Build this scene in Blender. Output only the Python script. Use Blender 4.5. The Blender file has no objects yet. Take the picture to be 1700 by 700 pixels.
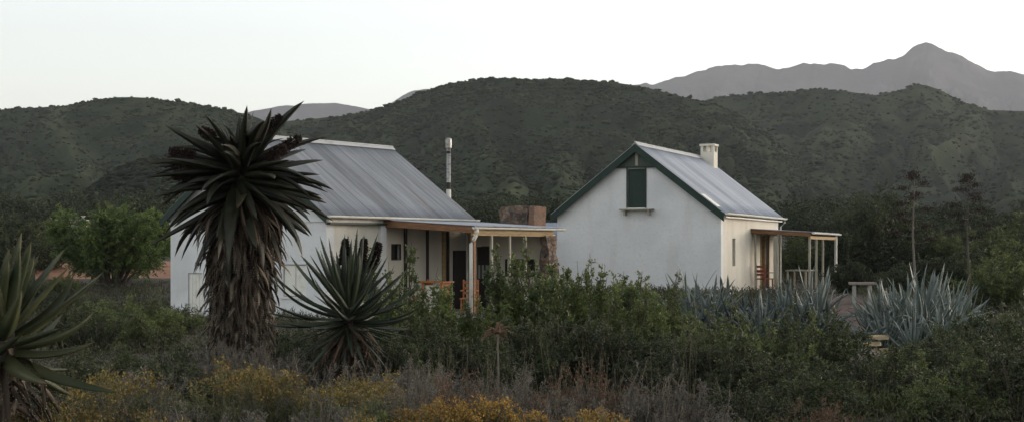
import bpy, math, random
import numpy as np
from math import sin, cos, radians as R, pi

# ------------------------------------------------------------------ camera
S = bpy.context.scene
C = S.collection
CAMZ = 1.8
F = 2400.0            # focal length in photo pixels (1700 wide)
cam = bpy.data.cameras.new("camera"); cam_o = bpy.data.objects.new("camera", cam); C.objects.link(cam_o)
cam.sensor_width = 36; cam.lens = 36*F/1700; cam.shift_y = 0.04
cam.clip_start = 0.1; cam.clip_end = 20000
cam_o.location = (0, 0, CAMZ); cam_o.rotation_euler = (R(90), 0, 0)
S.camera = cam_o

# ------------------------------------------------------------------ sky and sun
SUN_AZ, SUN_EL = 68.0, 3.0     # degrees to the right of the view, above the horizon
W = bpy.data.worlds.new("World"); S.world = W; W.use_nodes = True
nt = W.node_tree; nt.nodes.clear()
sky = nt.nodes.new('ShaderNodeTexSky'); sky.sky_type = 'NISHITA'; sky.sun_disc = False
sky.sun_elevation = R(SUN_EL); sky.sun_rotation = R(SUN_AZ)
sky.air_density = 1.0; sky.dust_density = 2.0; sky.ozone_density = 2.0; sky.altitude = 300
hsv = nt.nodes.new('ShaderNodeHueSaturation'); hsv.inputs['Saturation'].default_value = 0.26
bg = nt.nodes.new('ShaderNodeBackground'); bg.inputs[1].default_value = 0.15
out = nt.nodes.new('ShaderNodeOutputWorld')
nt.links.new(sky.outputs[0], hsv.inputs['Color']); tn_ = nt.nodes.new('ShaderNodeMix'); tn_.data_type = 'RGBA'; tn_.blend_type = 'MULTIPLY'; tn_.inputs['Factor'].default_value = 1; tn_.inputs['B'].default_value = (1.0, .985, .955, 1)
nt.links.new(hsv.outputs[0], tn_.inputs['A']); nt.links.new(tn_.outputs['Result'], bg.inputs[0]); nt.links.new(bg.outputs[0], out.inputs[0])
sl = bpy.data.lights.new("sun", 'SUN'); sl.energy = 0.2; sl.angle = R(18); sl.color = (1.0, 0.86, 0.68)
so = bpy.data.objects.new("sun", sl); C.objects.link(so)
so.rotation_euler = (R(90-SUN_EL-5), 0, R(180-SUN_AZ))
S.view_settings.view_transform = 'Standard'; S.view_settings.look = 'None'
S.view_settings.exposure = 2.78; S.view_settings.gamma = 1.0
S.view_settings.use_curve_mapping = False
S.cycles.max_bounces = 6; S.cycles.volume_bounces = 0; S.cycles.transparent_max_bounces = 6
S.cycles.use_denoising = True

rng = np.random.default_rng(7)

# ------------------------------------------------------------------ materials
def mat(name, base, rough=0.8, noise=None, bump=None, metallic=0.0, spec=0.3):
    """noise: list of (scale, colour, lo, hi, detail, (sx,sy,sz)) mixed in turn; bump: (scale, strength, dist)"""
    m = bpy.data.materials.new(name); m.use_nodes = True
    t = m.node_tree; b = t.nodes['Principled BSDF']
    b.inputs['Base Color'].default_value = (*base, 1); b.inputs['Roughness'].default_value = rough
    b.inputs['Metallic'].default_value = metallic; b.inputs['Specular IOR Level'].default_value = spec
    tc = t.nodes.new('ShaderNodeTexCoord'); last = None
    for (sc, col, lo, hi, det, st) in (noise or []):
        mp = t.nodes.new('ShaderNodeMapping'); mp.inputs['Scale'].default_value = st
        mp.inputs['Location'].default_value = (sc*1.7, sc*.3, sc*.9)
        t.links.new(tc.outputs['Object'], mp.inputs['Vector'])
        n = t.nodes.new('ShaderNodeTexNoise'); n.inputs['Scale'].default_value = sc; n.inputs['Detail'].default_value = det
        t.links.new(mp.outputs[0], n.inputs['Vector'])
        mr = t.nodes.new('ShaderNodeMapRange'); mr.inputs['From Min'].default_value = lo; mr.inputs['From Max'].default_value = hi
        t.links.new(n.outputs['Fac'], mr.inputs['Value'])
        mx = t.nodes.new('ShaderNodeMix'); mx.data_type = 'RGBA'
        t.links.new(mr.outputs[0], mx.inputs['Factor'])
        if last is None: mx.inputs['A'].default_value = (*base, 1)
        else: t.links.new(last, mx.inputs['A'])
        mx.inputs['B'].default_value = (*col, 1); last = mx.outputs['Result']
    if last is not None: t.links.new(last, b.inputs['Base Color'])
    if bump:
        n = t.nodes.new('ShaderNodeTexNoise'); n.inputs['Scale'].default_value = bump[0]; n.inputs['Detail'].default_value = 5
        t.links.new(tc.outputs['Object'], n.inputs['Vector'])
        bp = t.nodes.new('ShaderNodeBump'); bp.inputs['Strength'].default_value = bump[1]; bp.inputs['Distance'].default_value = bump[2]
        t.links.new(n.outputs['Fac'], bp.inputs['Height']); t.links.new(bp.outputs[0], b.inputs['Normal'])
    return m

def leafmat(name, cols, rough=0.6, trans=0.25, clump=None, spec=0.25, var=0.12):
    """cols: ramp over the per-leaf tint; clump: (scale, colour) patches of another leaf colour"""
    m = bpy.data.materials.new(name); m.use_nodes = True
    t = m.node_tree; b = t.nodes['Principled BSDF']
    b.inputs['Roughness'].default_value = rough; b.inputs['Specular IOR Level'].default_value = spec
    at = t.nodes.new('ShaderNodeAttribute'); at.attribute_name = 'tint'
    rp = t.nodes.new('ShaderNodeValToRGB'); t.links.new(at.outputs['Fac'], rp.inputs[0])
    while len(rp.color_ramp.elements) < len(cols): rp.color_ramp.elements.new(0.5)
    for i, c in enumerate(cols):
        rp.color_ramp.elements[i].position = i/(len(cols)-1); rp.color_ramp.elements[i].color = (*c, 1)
    last = rp.outputs[0]
    if clump:
        tc = t.nodes.new('ShaderNodeTexCoord'); n = t.nodes.new('ShaderNodeTexNoise')
        n.inputs['Scale'].default_value = clump[0]; t.links.new(tc.outputs['Object'], n.inputs['Vector'])
        mr = t.nodes.new('ShaderNodeMapRange'); mr.inputs['From Min'].default_value = .42; mr.inputs['From Max'].default_value = .62
        t.links.new(n.outputs['Fac'], mr.inputs['Value'])
        mx = t.nodes.new('ShaderNodeMix'); mx.data_type = 'RGBA'
        ml = t.nodes.new('ShaderNodeMath'); ml.operation = 'MULTIPLY'; ml.inputs[1].default_value = .75
        t.links.new(mr.outputs[0], ml.inputs[0]); t.links.new(ml.outputs[0], mx.inputs['Factor'])
        t.links.new(last, mx.inputs['A']); mx.inputs['B'].default_value = (*clump[1], 1); last = mx.outputs['Result']
    oi = t.nodes.new('ShaderNodeObjectInfo')
    mr = t.nodes.new('ShaderNodeMapRange'); mr.inputs['To Min'].default_value = 1-2*var; mr.inputs['To Max'].default_value = 1+2*var
    t.links.new(oi.outputs['Random'], mr.inputs['Value'])
    hs = t.nodes.new('ShaderNodeHueSaturation'); t.links.new(last, hs.inputs['Color']); t.links.new(mr.outputs[0], hs.inputs['Value'])
    last = hs.outputs[0]
    t.links.new(last, b.inputs['Base Color'])
    if trans:
        tr = t.nodes.new('ShaderNodeBsdfTranslucent'); t.links.new(last, tr.inputs['Color'])
        ms = t.nodes.new('ShaderNodeMixShader'); ms.inputs[0].default_value = trans
        t.links.new(b.outputs[0], ms.inputs[1]); t.links.new(tr.outputs[0], ms.inputs[2])
        t.links.new(ms.outputs[0], t.nodes['Material Output'].inputs['Surface'])
    return m

M = {}
M['plaster'] = mat('white_plaster', (.65,.645,.635), .9, [(0.55,(.53,.53,.53),.42,.72,4,(1,1,1)), (2.0,(.53,.52,.49),.56,.86,7,(1,1,.22)), (.9,(.66,.66,.65),.52,.7,6,(1,1,1)), (14,(.50,.49,.47),.55,.9,3,(1,1,1))], (7,.35,.03))
M['plaster_warmlit'] = mat('warmlit_plaster', (.60,.56,.48), .9, [(1.4,(.50,.46,.38),.5,.8,5,(1,1,.4)), (9,(.46,.42,.36),.6,.9,3,(1,1,1))], (7,.35,.03))  # white plaster with the warm light from the right put into its colour
M['plaster_grey'] = mat('grey_plaster', (.56,.52,.45), .9, [(1.4,(.44,.41,.36),.45,.8,5,(1,1,.4))], (26,.2,.02))
M['green_paint'] = mat('green_paint', (.007,.024,.015), .55, [(6,(.018,.036,.025),.55,.8,4,(1,1,1))])
M['white_paint'] = mat('white_paint', (.66,.64,.58), .5, [(5,(.48,.45,.38),.5,.85,4,(1,1,1))])
M['timber'] = mat('brown_timber', (.16,.075,.035), .7, [(3,(.26,.13,.06),.45,.7,5,(1,8,8)), (20,(.07,.035,.02),.6,.8,4,(1,1,1))])
M['timber_light'] = mat('pale_timber', (.36,.25,.12), .7, [(5,(.24,.16,.08),.45,.75,5,(1,1,3))])
M['timber_orange'] = mat('orange_timber', (.33,.12,.035), .55, [(9,(.20,.07,.02),.45,.75,4,(1,1,1))])
M['timber_grey'] = mat('weathered_timber', (.33,.31,.25), .85, [(6,(.20,.18,.14),.45,.75,5,(3,3,.4))])
M['dark_wood'] = mat('dark_wood', (.022,.017,.014), .6, [(9,(.04,.03,.025),.5,.8,4,(4,4,.5))])
M['pane'] = mat('dark_glass', (.010,.011,.012), .12, spec=.5)
M['pane_pale'] = mat('pale_glass', (.30,.31,.31), .2, spec=.5)
M['steel'] = mat('flue_steel', (.33,.32,.30), .45, [(7,(.12,.11,.10),.5,.7,4,(1,1,2))], metallic=.6)
M['stone'] = None
M['concrete'] = mat('concrete', (.30,.28,.25), .9, [(3,(.20,.19,.17),.45,.7,5,(1,1,1))], (20,.3,.02))
M['sand_stone'] = mat('sand_stone', (.36,.28,.17), .9, [(6,(.30,.21,.12),.45,.75,5,(1,1,3))], (20,.4,.02))
M['dry_rock'] = mat('pale_rock', (.22,.185,.155), .95, [(4,(.20,.17,.14),.45,.7,6,(1,1,1))], (12,.6,.04))
M['red_paint'] = mat('red_paint', (.20,.045,.028), .5, [(9,(.22,.04,.02),.5,.8,3,(1,1,1))])
M['bark'] = mat('bark', (.09,.075,.06), .95, [(14,(.045,.038,.03),.4,.7,5,(1,1,.3))], (40,.5,.02))
M['twig'] = mat('twig', (.085,.068,.05), .95)
M['twig_grey'] = mat('grey_twig', (.14,.12,.10), .95)
M['dead'] = leafmat('dead_aloe_leaf', [(.022,.017,.013),(.065,.049,.036),(.165,.135,.10),(.30,.26,.20)], .9, .05, (5,(.050,.034,.024)))
M['dead_red'] = leafmat('russet_dead_leaf', [(.028,.021,.016),(.065,.042,.028),(.11,.082,.058)], .9, .05)
M['aloe'] = leafmat('aloe_leaf', [(.013,.016,.010),(.024,.029,.016),(.052,.055,.028),(.085,.048,.028)], .45, .08, (3.5,(.034,.028,.018)), .3)
M['aloe_dark'] = leafmat('dark_aloe_leaf', [(.010,.016,.009),(.018,.027,.013),(.034,.045,.021),(.055,.062,.032)], .5, .05, None, .45)
M['aloe_yellow'] = leafmat('yellow_aloe_leaf', [(.022,.032,.014),(.038,.050,.022),(.075,.082,.036),(.13,.08,.04)], .5, .1, (2.5,(.062,.064,.029)), .3)
M['agave'] = leafmat('agave_leaf', [(.07,.092,.080),(.13,.158,.140),(.20,.228,.205),(.34,.365,.33)], .5, .05, (2.2,(.085,.115,.098)), .35)
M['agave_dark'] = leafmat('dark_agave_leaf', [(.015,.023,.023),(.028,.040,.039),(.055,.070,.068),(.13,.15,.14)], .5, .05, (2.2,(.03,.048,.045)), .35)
M['spike'] = leafmat('dried_flower_spike', [(.010,.007,.006),(.022,.012,.010),(.05,.03,.022)], .9, 0)
M['spek'] = leafmat('fresh_green_leaf', [(.020,.034,.010),(.078,.112,.030),(.16,.195,.056),(.26,.27,.10)], .5, .2, (1.8,(.035,.06,.025)))
M['olive'] = leafmat('olive_leaf', [(.015,.025,.008),(.060,.084,.026),(.13,.158,.050),(.22,.22,.083)], .55, .2, (1.8,(.034,.05,.022)))
M['darkleaf'] = leafmat('dark_green_leaf', [(.010,.015,.007),(.027,.038,.015),(.058,.074,.028),(.115,.125,.05)], .55, .15, (1.5,(.022,.034,.018)))
M['treeleaf'] = leafmat('bright_tree_leaf', [(.05,.085,.022),(.11,.165,.042),(.165,.225,.062),(.23,.28,.09)], .55, .35, (1.2,(.075,.115,.038)))
M['greyleaf'] = leafmat('grey_scrub_leaf', [(.032,.031,.025),(.082,.078,.062),(.145,.132,.108),(.24,.205,.17)], .8, .1, (2.0,(.06,.05,.045)))
M['yellowleaf'] = leafmat('yellow_green_leaf', [(.030,.040,.014),(.085,.098,.032),(.15,.155,.052),(.23,.20,.085)], .7, .2, (2.2,(.055,.06,.025)))
M['flower'] = leafmat('orange_yellow_flower', [(.13,.08,.022),(.22,.135,.032),(.33,.21,.05),(.32,.13,.025)], .7, .2)
M['flower_dull'] = leafmat('dull_yellow_flower', [(.11,.080,.024),(.18,.125,.034),(.25,.18,.055),(.17,.095,.028)], .7, .2)
M['redleaf'] = leafmat('russet_leaf', [(.065,.035,.022),(.12,.062,.035),(.16,.09,.055),(.19,.12,.08)], .8, .15)
M['straw'] = leafmat('straw', [(.08,.068,.045),(.13,.108,.072),(.19,.16,.11),(.12,.085,.06)], .85, .2)
M['under'] = leafmat('ground_scrub_leaf', [(.022,.028,.013),(.045,.053,.023),(.085,.085,.040),(.13,.12,.065)], .85, .1, (.5,(.04,.036,.028)))
M['scrub'] = leafmat('hillside_scrub', [(.008,.012,.006),(.020,.029,.013),(.038,.052,.023),(.062,.074,.034)], .95, 0, (.018,(.022,.030,.018)), .1)

# corrugated iron: sheets with laps, streaks and a little rust
def roofmat(name, base, seam_axis=1, seam=0.62, rust=.5):
    m = bpy.data.materials.new(name); m.use_nodes = True; t = m.node_tree; b = t.nodes['Principled BSDF']
    b.inputs['Roughness'].default_value = .62; b.inputs['Metallic'].default_value = .15; b.inputs['Specular IOR Level'].default_value = .3
    tc = t.nodes.new('ShaderNodeTexCoord'); sp = t.nodes.new('ShaderNodeSeparateXYZ'); t.links.new(tc.outputs['Object'], sp.inputs[0])
    dv = t.nodes.new('ShaderNodeMath'); dv.operation = 'DIVIDE'; dv.inputs[1].default_value = seam; t.links.new(sp.outputs[seam_axis], dv.inputs[0])
    fl = t.nodes.new('ShaderNodeMath'); fl.operation = 'FLOOR'; t.links.new(dv.outputs[0], fl.inputs[0])
    wn = t.nodes.new('ShaderNodeTexWhiteNoise'); wn.noise_dimensions = '1D'; t.links.new(fl.outputs[0], wn.inputs['W'])
    fr = t.nodes.new('ShaderNodeMath'); fr.operation = 'FRACT'; t.links.new(dv.outputs[0], fr.inputs[0])
    lt = t.nodes.new('ShaderNodeMath'); lt.operation = 'LESS_THAN'; lt.inputs[1].default_value = .06; t.links.new(fr.outputs[0], lt.inputs[0])
    # streaky noise running down the sheets
    mp = t.nodes.new('ShaderNodeMapping'); mp.inputs['Scale'].default_value = (.45, 7, .45) if seam_axis == 1 else (7, .45, .45)
    t.links.new(tc.outputs['Object'], mp.inputs['Vector'])
    n = t.nodes.new('ShaderNodeTexNoise'); n.inputs['Scale'].default_value = 1.3; n.inputs['Detail'].default_value = 6; t.links.new(mp.outputs[0], n.inputs['Vector'])
    rp = t.nodes.new('ShaderNodeValToRGB'); t.links.new(n.outputs['Fac'], rp.inputs[0])
    rp.color_ramp.elements[0].position = .28; rp.color_ramp.elements[0].color = (*[c*.72 for c in base], 1)
    rp.color_ramp.elements[1].position = .62; rp.color_ramp.elements[1].color = (*base, 1)
    e = rp.color_ramp.elements.new(.8); e.color = (*[c*1.12 for c in base], 1)
    v = t.nodes.new('ShaderNodeMapRange'); v.inputs['To Min'].default_value = .80; v.inputs['To Max'].default_value = 1.12; t.links.new(wn.outputs['Value'], v.inputs['Value'])
    hs = t.nodes.new('ShaderNodeHueSaturation'); t.links.new(rp.outputs[0], hs.inputs['Color']); t.links.new(v.outputs[0], hs.inputs['Value'])
    m1 = t.nodes.new('ShaderNodeMix'); m1.data_type = 'RGBA'; m1.inputs['B'].default_value = (.07,.065,.06,1)
    ml = t.nodes.new('ShaderNodeMath'); ml.operation = 'MULTIPLY'; ml.inputs[1].default_value = .42
    t.links.new(lt.outputs[0], ml.inputs[0]); t.links.new(ml.outputs[0], m1.inputs['Factor']); t.links.new(hs.outputs[0], m1.inputs['A'])
    n2 = t.nodes.new('ShaderNodeTexNoise'); n2.inputs['Scale'].default_value = 1.1; n2.inputs['Detail'].default_value = 8; n2.inputs['Roughness'].default_value = .7
    t.links.new(mp.outputs[0], n2.inputs['Vector'])
    mr = t.nodes.new('ShaderNodeMapRange'); mr.inputs['From Min'].default_value = .57; mr.inputs['From Max'].default_value = .70; mr.inputs['To Max'].default_value = rust; t.links.new(n2.outputs['Fac'], mr.inputs['Value'])
    m2 = t.nodes.new('ShaderNodeMix'); m2.data_type = 'RGBA'; m2.inputs['B'].default_value = (.19,.12,.08,1)
    t.links.new(mr.outputs[0], m2.inputs['Factor']); t.links.new(m1.outputs['Result'], m2.inputs['A']); t.links.new(m2.outputs['Result'], b.inputs['Base Color'])
    return m
M['iron_old'] = roofmat('weathered_corrugated_iron', (.30,.305,.315), 1, .58, .75)
M['iron_new'] = roofmat('pale_corrugated_iron', (.44,.455,.49), 1, .76, .15)
M['iron_blue'] = roofmat('bluish_iron', (.33,.37,.44), 1, .76, .1)

M['cap_iron'] = mat('ridge_iron', (.40,.40,.395), .6, [(3,(.30,.29,.27),.5,.75,5,(1,1,1))])
def stonemat():
    m = bpy.data.materials.new('rubble_stone'); m.use_nodes = True; t = m.node_tree; b = t.nodes['Principled BSDF']
    b.inputs['Roughness'].default_value = .95; b.inputs['Specular IOR Level'].default_value = .15
    tc = t.nodes.new('ShaderNodeTexCoord')
    v = t.nodes.new('ShaderNodeTexVoronoi'); v.inputs['Scale'].default_value = 9; t.links.new(tc.outputs['Object'], v.inputs['Vector'])
    sp = t.nodes.new('ShaderNodeSeparateColor'); t.links.new(v.outputs['Color'], sp.inputs[0])
    rp = t.nodes.new('ShaderNodeValToRGB'); t.links.new(sp.outputs[0], rp.inputs[0])
    cs = [(.055,.045,.04),(.14,.105,.085),(.20,.125,.085),(.24,.19,.15),(.10,.092,.085)]
    while len(rp.color_ramp.elements) < 5: rp.color_ramp.elements.new(.5)
    for i, c in enumerate(cs): rp.color_ramp.elements[i].position = i/4; rp.color_ramp.elements[i].color = (*c, 1)
    ve = t.nodes.new('ShaderNodeTexVoronoi'); ve.feature = 'DISTANCE_TO_EDGE'; ve.inputs['Scale'].default_value = 9; t.links.new(tc.outputs['Object'], ve.inputs['Vector'])
    mr = t.nodes.new('ShaderNodeMapRange'); mr.inputs['From Max'].default_value = .07; t.links.new(ve.outputs['Distance'], mr.inputs['Value'])
    mx = t.nodes.new('ShaderNodeMix'); mx.data_type = 'RGBA'; mx.inputs['A'].default_value = (.16,.13,.10,1)
    t.links.new(mr.outputs[0], mx.inputs['Factor']); t.links.new(rp.outputs[0], mx.inputs['B']); t.links.new(mx.outputs['Result'], b.inputs['Base Color'])
    bp = t.nodes.new('ShaderNodeBump'); bp.inputs['Strength'].default_value = 1; bp.inputs['Distance'].default_value = .05
    t.links.new(mr.outputs[0], bp.inputs['Height']); t.links.new(bp.outputs[0], b.inputs['Normal'])
    return m
M['stone'] = stonemat()
M['brick'] = mat('orange_brick', (.13,.085,.062), .9, [(3,(.20,.10,.06),.45,.65,5,(1,1,4)), (12,(.26,.19,.14),.50,.75,4,(1,1,3))], (20,.5,.02))
M['ground'] = mat('karoo_ground', (.045,.036,.026), .95, [(.35,(.030,.032,.018),.42,.62,6,(1,1,1)), (1.7,(.07,.053,.037),.55,.75,5,(1,1,1)), (9,(.03,.026,.018),.5,.7,4,(1,1,1))], (6,.6,.08))
M['earth'] = mat('red_earth', (.25,.115,.060), .95, [(1.2,(.16,.078,.045),.42,.68,6,(1,1,1)), (6,(.30,.18,.11),.58,.8,4,(1,1,1))], (9,.6,.05))
M['path'] = mat('path_earth', (.10,.058,.042), .95, [(2.2,(.055,.036,.028),.42,.62,6,(1,1,1)), (8,(.15,.105,.08),.58,.8,4,(1,1,1))], (9,.6,.05))
def spurs(m, col):  # paler spur crests: grass on the hills, plus relief painted in under flat light
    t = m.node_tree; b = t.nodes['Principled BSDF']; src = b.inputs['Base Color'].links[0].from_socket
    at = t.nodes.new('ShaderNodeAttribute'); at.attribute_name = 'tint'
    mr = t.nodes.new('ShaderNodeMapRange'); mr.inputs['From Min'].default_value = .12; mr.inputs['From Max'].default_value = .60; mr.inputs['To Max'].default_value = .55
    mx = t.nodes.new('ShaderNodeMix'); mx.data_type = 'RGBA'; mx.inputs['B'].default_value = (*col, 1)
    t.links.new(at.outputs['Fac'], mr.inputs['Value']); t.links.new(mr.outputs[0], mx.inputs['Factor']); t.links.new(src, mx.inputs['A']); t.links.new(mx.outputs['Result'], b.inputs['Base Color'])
M['hill'] = mat('hill_ground', (.020,.029,.014), .97, [(.012,(.038,.048,.023),.44,.62,5,(1,.35,1)), (.07,(.012,.017,.011),.46,.60,6,(1,1,1)), (.25,(.045,.044,.028),.58,.76,5,(1,1,1))], (.5,.7,1.0), spec=.05)
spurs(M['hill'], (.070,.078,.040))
M['hill_green'] = mat('green_hill_ground', (.024,.032,.017), .97, [(.012,(.050,.058,.028),.44,.62,5,(1,.35,1)), (.07,(.014,.022,.012),.46,.60,6,(1,1,1))], (.5,.7,1.0), spec=.05)
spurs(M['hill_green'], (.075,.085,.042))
M['hill_dark'] = mat('dark_hill_ground', (.014,.018,.012), .97, [(.05,(.026,.028,.018),.44,.62,5,(1,1,1))], (.5,.7,1.0), spec=.05)
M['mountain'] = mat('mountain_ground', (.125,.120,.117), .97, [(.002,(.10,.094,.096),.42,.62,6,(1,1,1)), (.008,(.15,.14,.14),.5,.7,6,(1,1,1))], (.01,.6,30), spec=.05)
spurs(M['mountain'], (.17,.155,.15))  # crests paled to paint in relief that the flat light leaves out

# ------------------------------------------------------------------ mesh helpers
def tag(o, label=None, cat=None, group=None, kind=None):
    if label: o['label'] = label
    if cat: o['category'] = cat
    if group: o['group'] = group
    if kind: o['kind'] = kind
    return o
def empty(name, loc, rz=0):
    o = bpy.data.objects.new(name, None); C.objects.link(o); o.location = loc; o.rotation_euler = (0, 0, rz); o.empty_display_size = .3
    return o
class MB:
    def __init__(s): s.v = []; s.f = []
    def add(s, vs, fs):
        n = len(s.v); s.v += [tuple(p) for p in vs]; s.f += [tuple(i+n for i in f) for f in fs]; return s
    def box(s, x0, x1, y0, y1, z0, z1):
        return s.hexa([(x0,y0,z0),(x1,y0,z0),(x1,y1,z0),(x0,y1,z0),(x0,y0,z1),(x1,y0,z1),(x1,y1,z1),(x0,y1,z1)])
    def hexa(s, v):
        return s.add(v, [(0,3,2,1),(4,5,6,7),(0,1,5,4),(1,2,6,5),(2,3,7,6),(3,0,4,7)])
    def prism(s, poly, y0, y1):      # poly in (x,z), counter-clockwise seen from -y
        n = len(poly)
        vs = [(x,y0,z) for x,z in poly]+[(x,y1,z) for x,z in poly]
        return s.add(vs, [tuple(range(n)), tuple(range(2*n-1, n-1, -1))]+[(i,i+n,(i+1)%n+n,(i+1)%n) for i in range(n)])
    def tube(s, pts, rad, n=10, cap=True):
        rings = []
        for i, p in enumerate(pts):
            a = np.array(pts[max(0,i-1)], float); b = np.array(pts[min(len(pts)-1,i+1)], float)
            d = b-a; d /= np.linalg.norm(d)+1e-9
            u = np.cross(d, (0,0,1) if abs(d[2]) < .9 else (1,0,0)); u /= np.linalg.norm(u); w = np.cross(d, u)
            r = rad[i] if hasattr(rad, '__len__') else rad
            rings.append([tuple(np.array(p)+r*(cos(2*pi*k/n)*u+sin(2*pi*k/n)*w)) for k in range(n)])
        vs = [q for r_ in rings for q in r_]; m = len(pts)
        fs = [(i*n+k, i*n+(k+1)%n, (i+1)*n+(k+1)%n, (i+1)*n+k) for i in range(m-1) for k in range(n)]
        if cap: fs += [tuple(range(n-1,-1,-1)), tuple(range((m-1)*n, m*n))]
        return s.add(vs, fs)
    def build(s, name, m, parent=None, bevel=0, smooth=False):
        me = bpy.data.meshes.new(name); me.from_pydata(s.v, [], s.f); me.materials.append(m)
        o = bpy.data.objects.new(name, me); C.objects.link(o)
        if parent: o.parent = parent
        if smooth:
            me.polygons.foreach_set('use_smooth', [True]*len(me.polygons))
        if bevel:
            b = o.modifiers.new('bevel', 'BEVEL'); b.width = bevel; b.segments = 2; b.limit_method = 'ANGLE'
        return o

def npmesh(name, V, Q, m, parent=None, tint=None, smooth=False, link=True):
    me = bpy.data.meshes.new(name); V = np.asarray(V, np.float32); Q = np.asarray(Q, np.int32)
    k = Q.shape[1]
    me.vertices.add(len(V)); me.vertices.foreach_set('co', V.ravel())
    me.loops.add(Q.size); me.loops.foreach_set('vertex_index', Q.ravel())
    me.polygons.add(len(Q)); me.polygons.foreach_set('loop_start', np.arange(0, Q.size, k, dtype=np.int32))
    me.polygons.foreach_set('loop_total', np.full(len(Q), k, np.int32))
    if tint is not None:
        a = me.attributes.new('tint', 'FLOAT', 'POINT'); a.data.foreach_set('value', np.asarray(tint, np.float32))
    if smooth: me.polygons.foreach_set('use_smooth', np.ones(len(Q), bool))
    me.update(calc_edges=True); me.materials.append(m)
    if not link: return me
    o = bpy.data.objects.new(name, me); C.objects.link(o)
    if parent: o.parent = parent
    return o
def join(parts):     # [(V,Q,tint)]
    Vs, Qs, Ts = [], [], []; n = 0
    for V, Q, T in parts:
        Vs.append(V); Qs.append(Q+n); Ts.append(T); n += len(V)
    return np.concatenate(Vs), np.concatenate(Qs), np.concatenate(Ts)
def unit(a): return a/(np.linalg.norm(a, axis=-1, keepdims=True)+1e-9)

def leaves(c, d, l, w, rg, tint=None):
    """diamond leaves at c along d"""
    n = len(c); s = unit(np.cross(d, rg.normal(size=(n,3)))); nrm = np.cross(d, s)
    l = np.broadcast_to(l, n)[:,None]; w = np.broadcast_to(w, n)[:,None]
    V = np.stack([c, c+d*l*.45+s*w*.5+nrm*l*.06, c+d*l, c+d*l*.45-s*w*.5+nrm*l*.06], 1).reshape(-1,3)
    Q = np.arange(4*n).reshape(-1,4)
    t = rg.random(n) if tint is None else tint
    return V, Q, np.repeat(t, 4)
def tubes(P, rad, k=4):
    """P: (n, m, 3) polylines, rad: (n, m)"""
    n, m, _ = P.shape
    D = np.empty_like(P); D[:,1:-1] = P[:,2:]-P[:,:-2]; D[:,0] = P[:,1]-P[:,0]; D[:,-1] = P[:,-1]-P[:,-2]; D = unit(D)
    ref = np.where(np.abs(D[...,2:3]) < .9, np.array([0,0,1.]), np.array([1.,0,0]))
    u = unit(np.cross(D, ref)); w = np.cross(D, u)
    a = np.arange(k)*2*pi/k
    V = P[:,:,None,:]+rad[:,:,None,None]*(np.cos(a)[None,None,:,None]*u[:,:,None,:]+np.sin(a)[None,None,:,None]*w[:,:,None,:])
    idx = np.arange(n*m*k).reshape(n,m,k)
    Q = np.stack([idx[:,:-1,:], np.roll(idx,-1,2)[:,:-1,:], np.roll(idx,-1,2)[:,1:,:], idx[:,1:,:]], -1).reshape(-1,4)
    return V.reshape(-1,3), Q, np.zeros(n*m*k)

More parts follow.
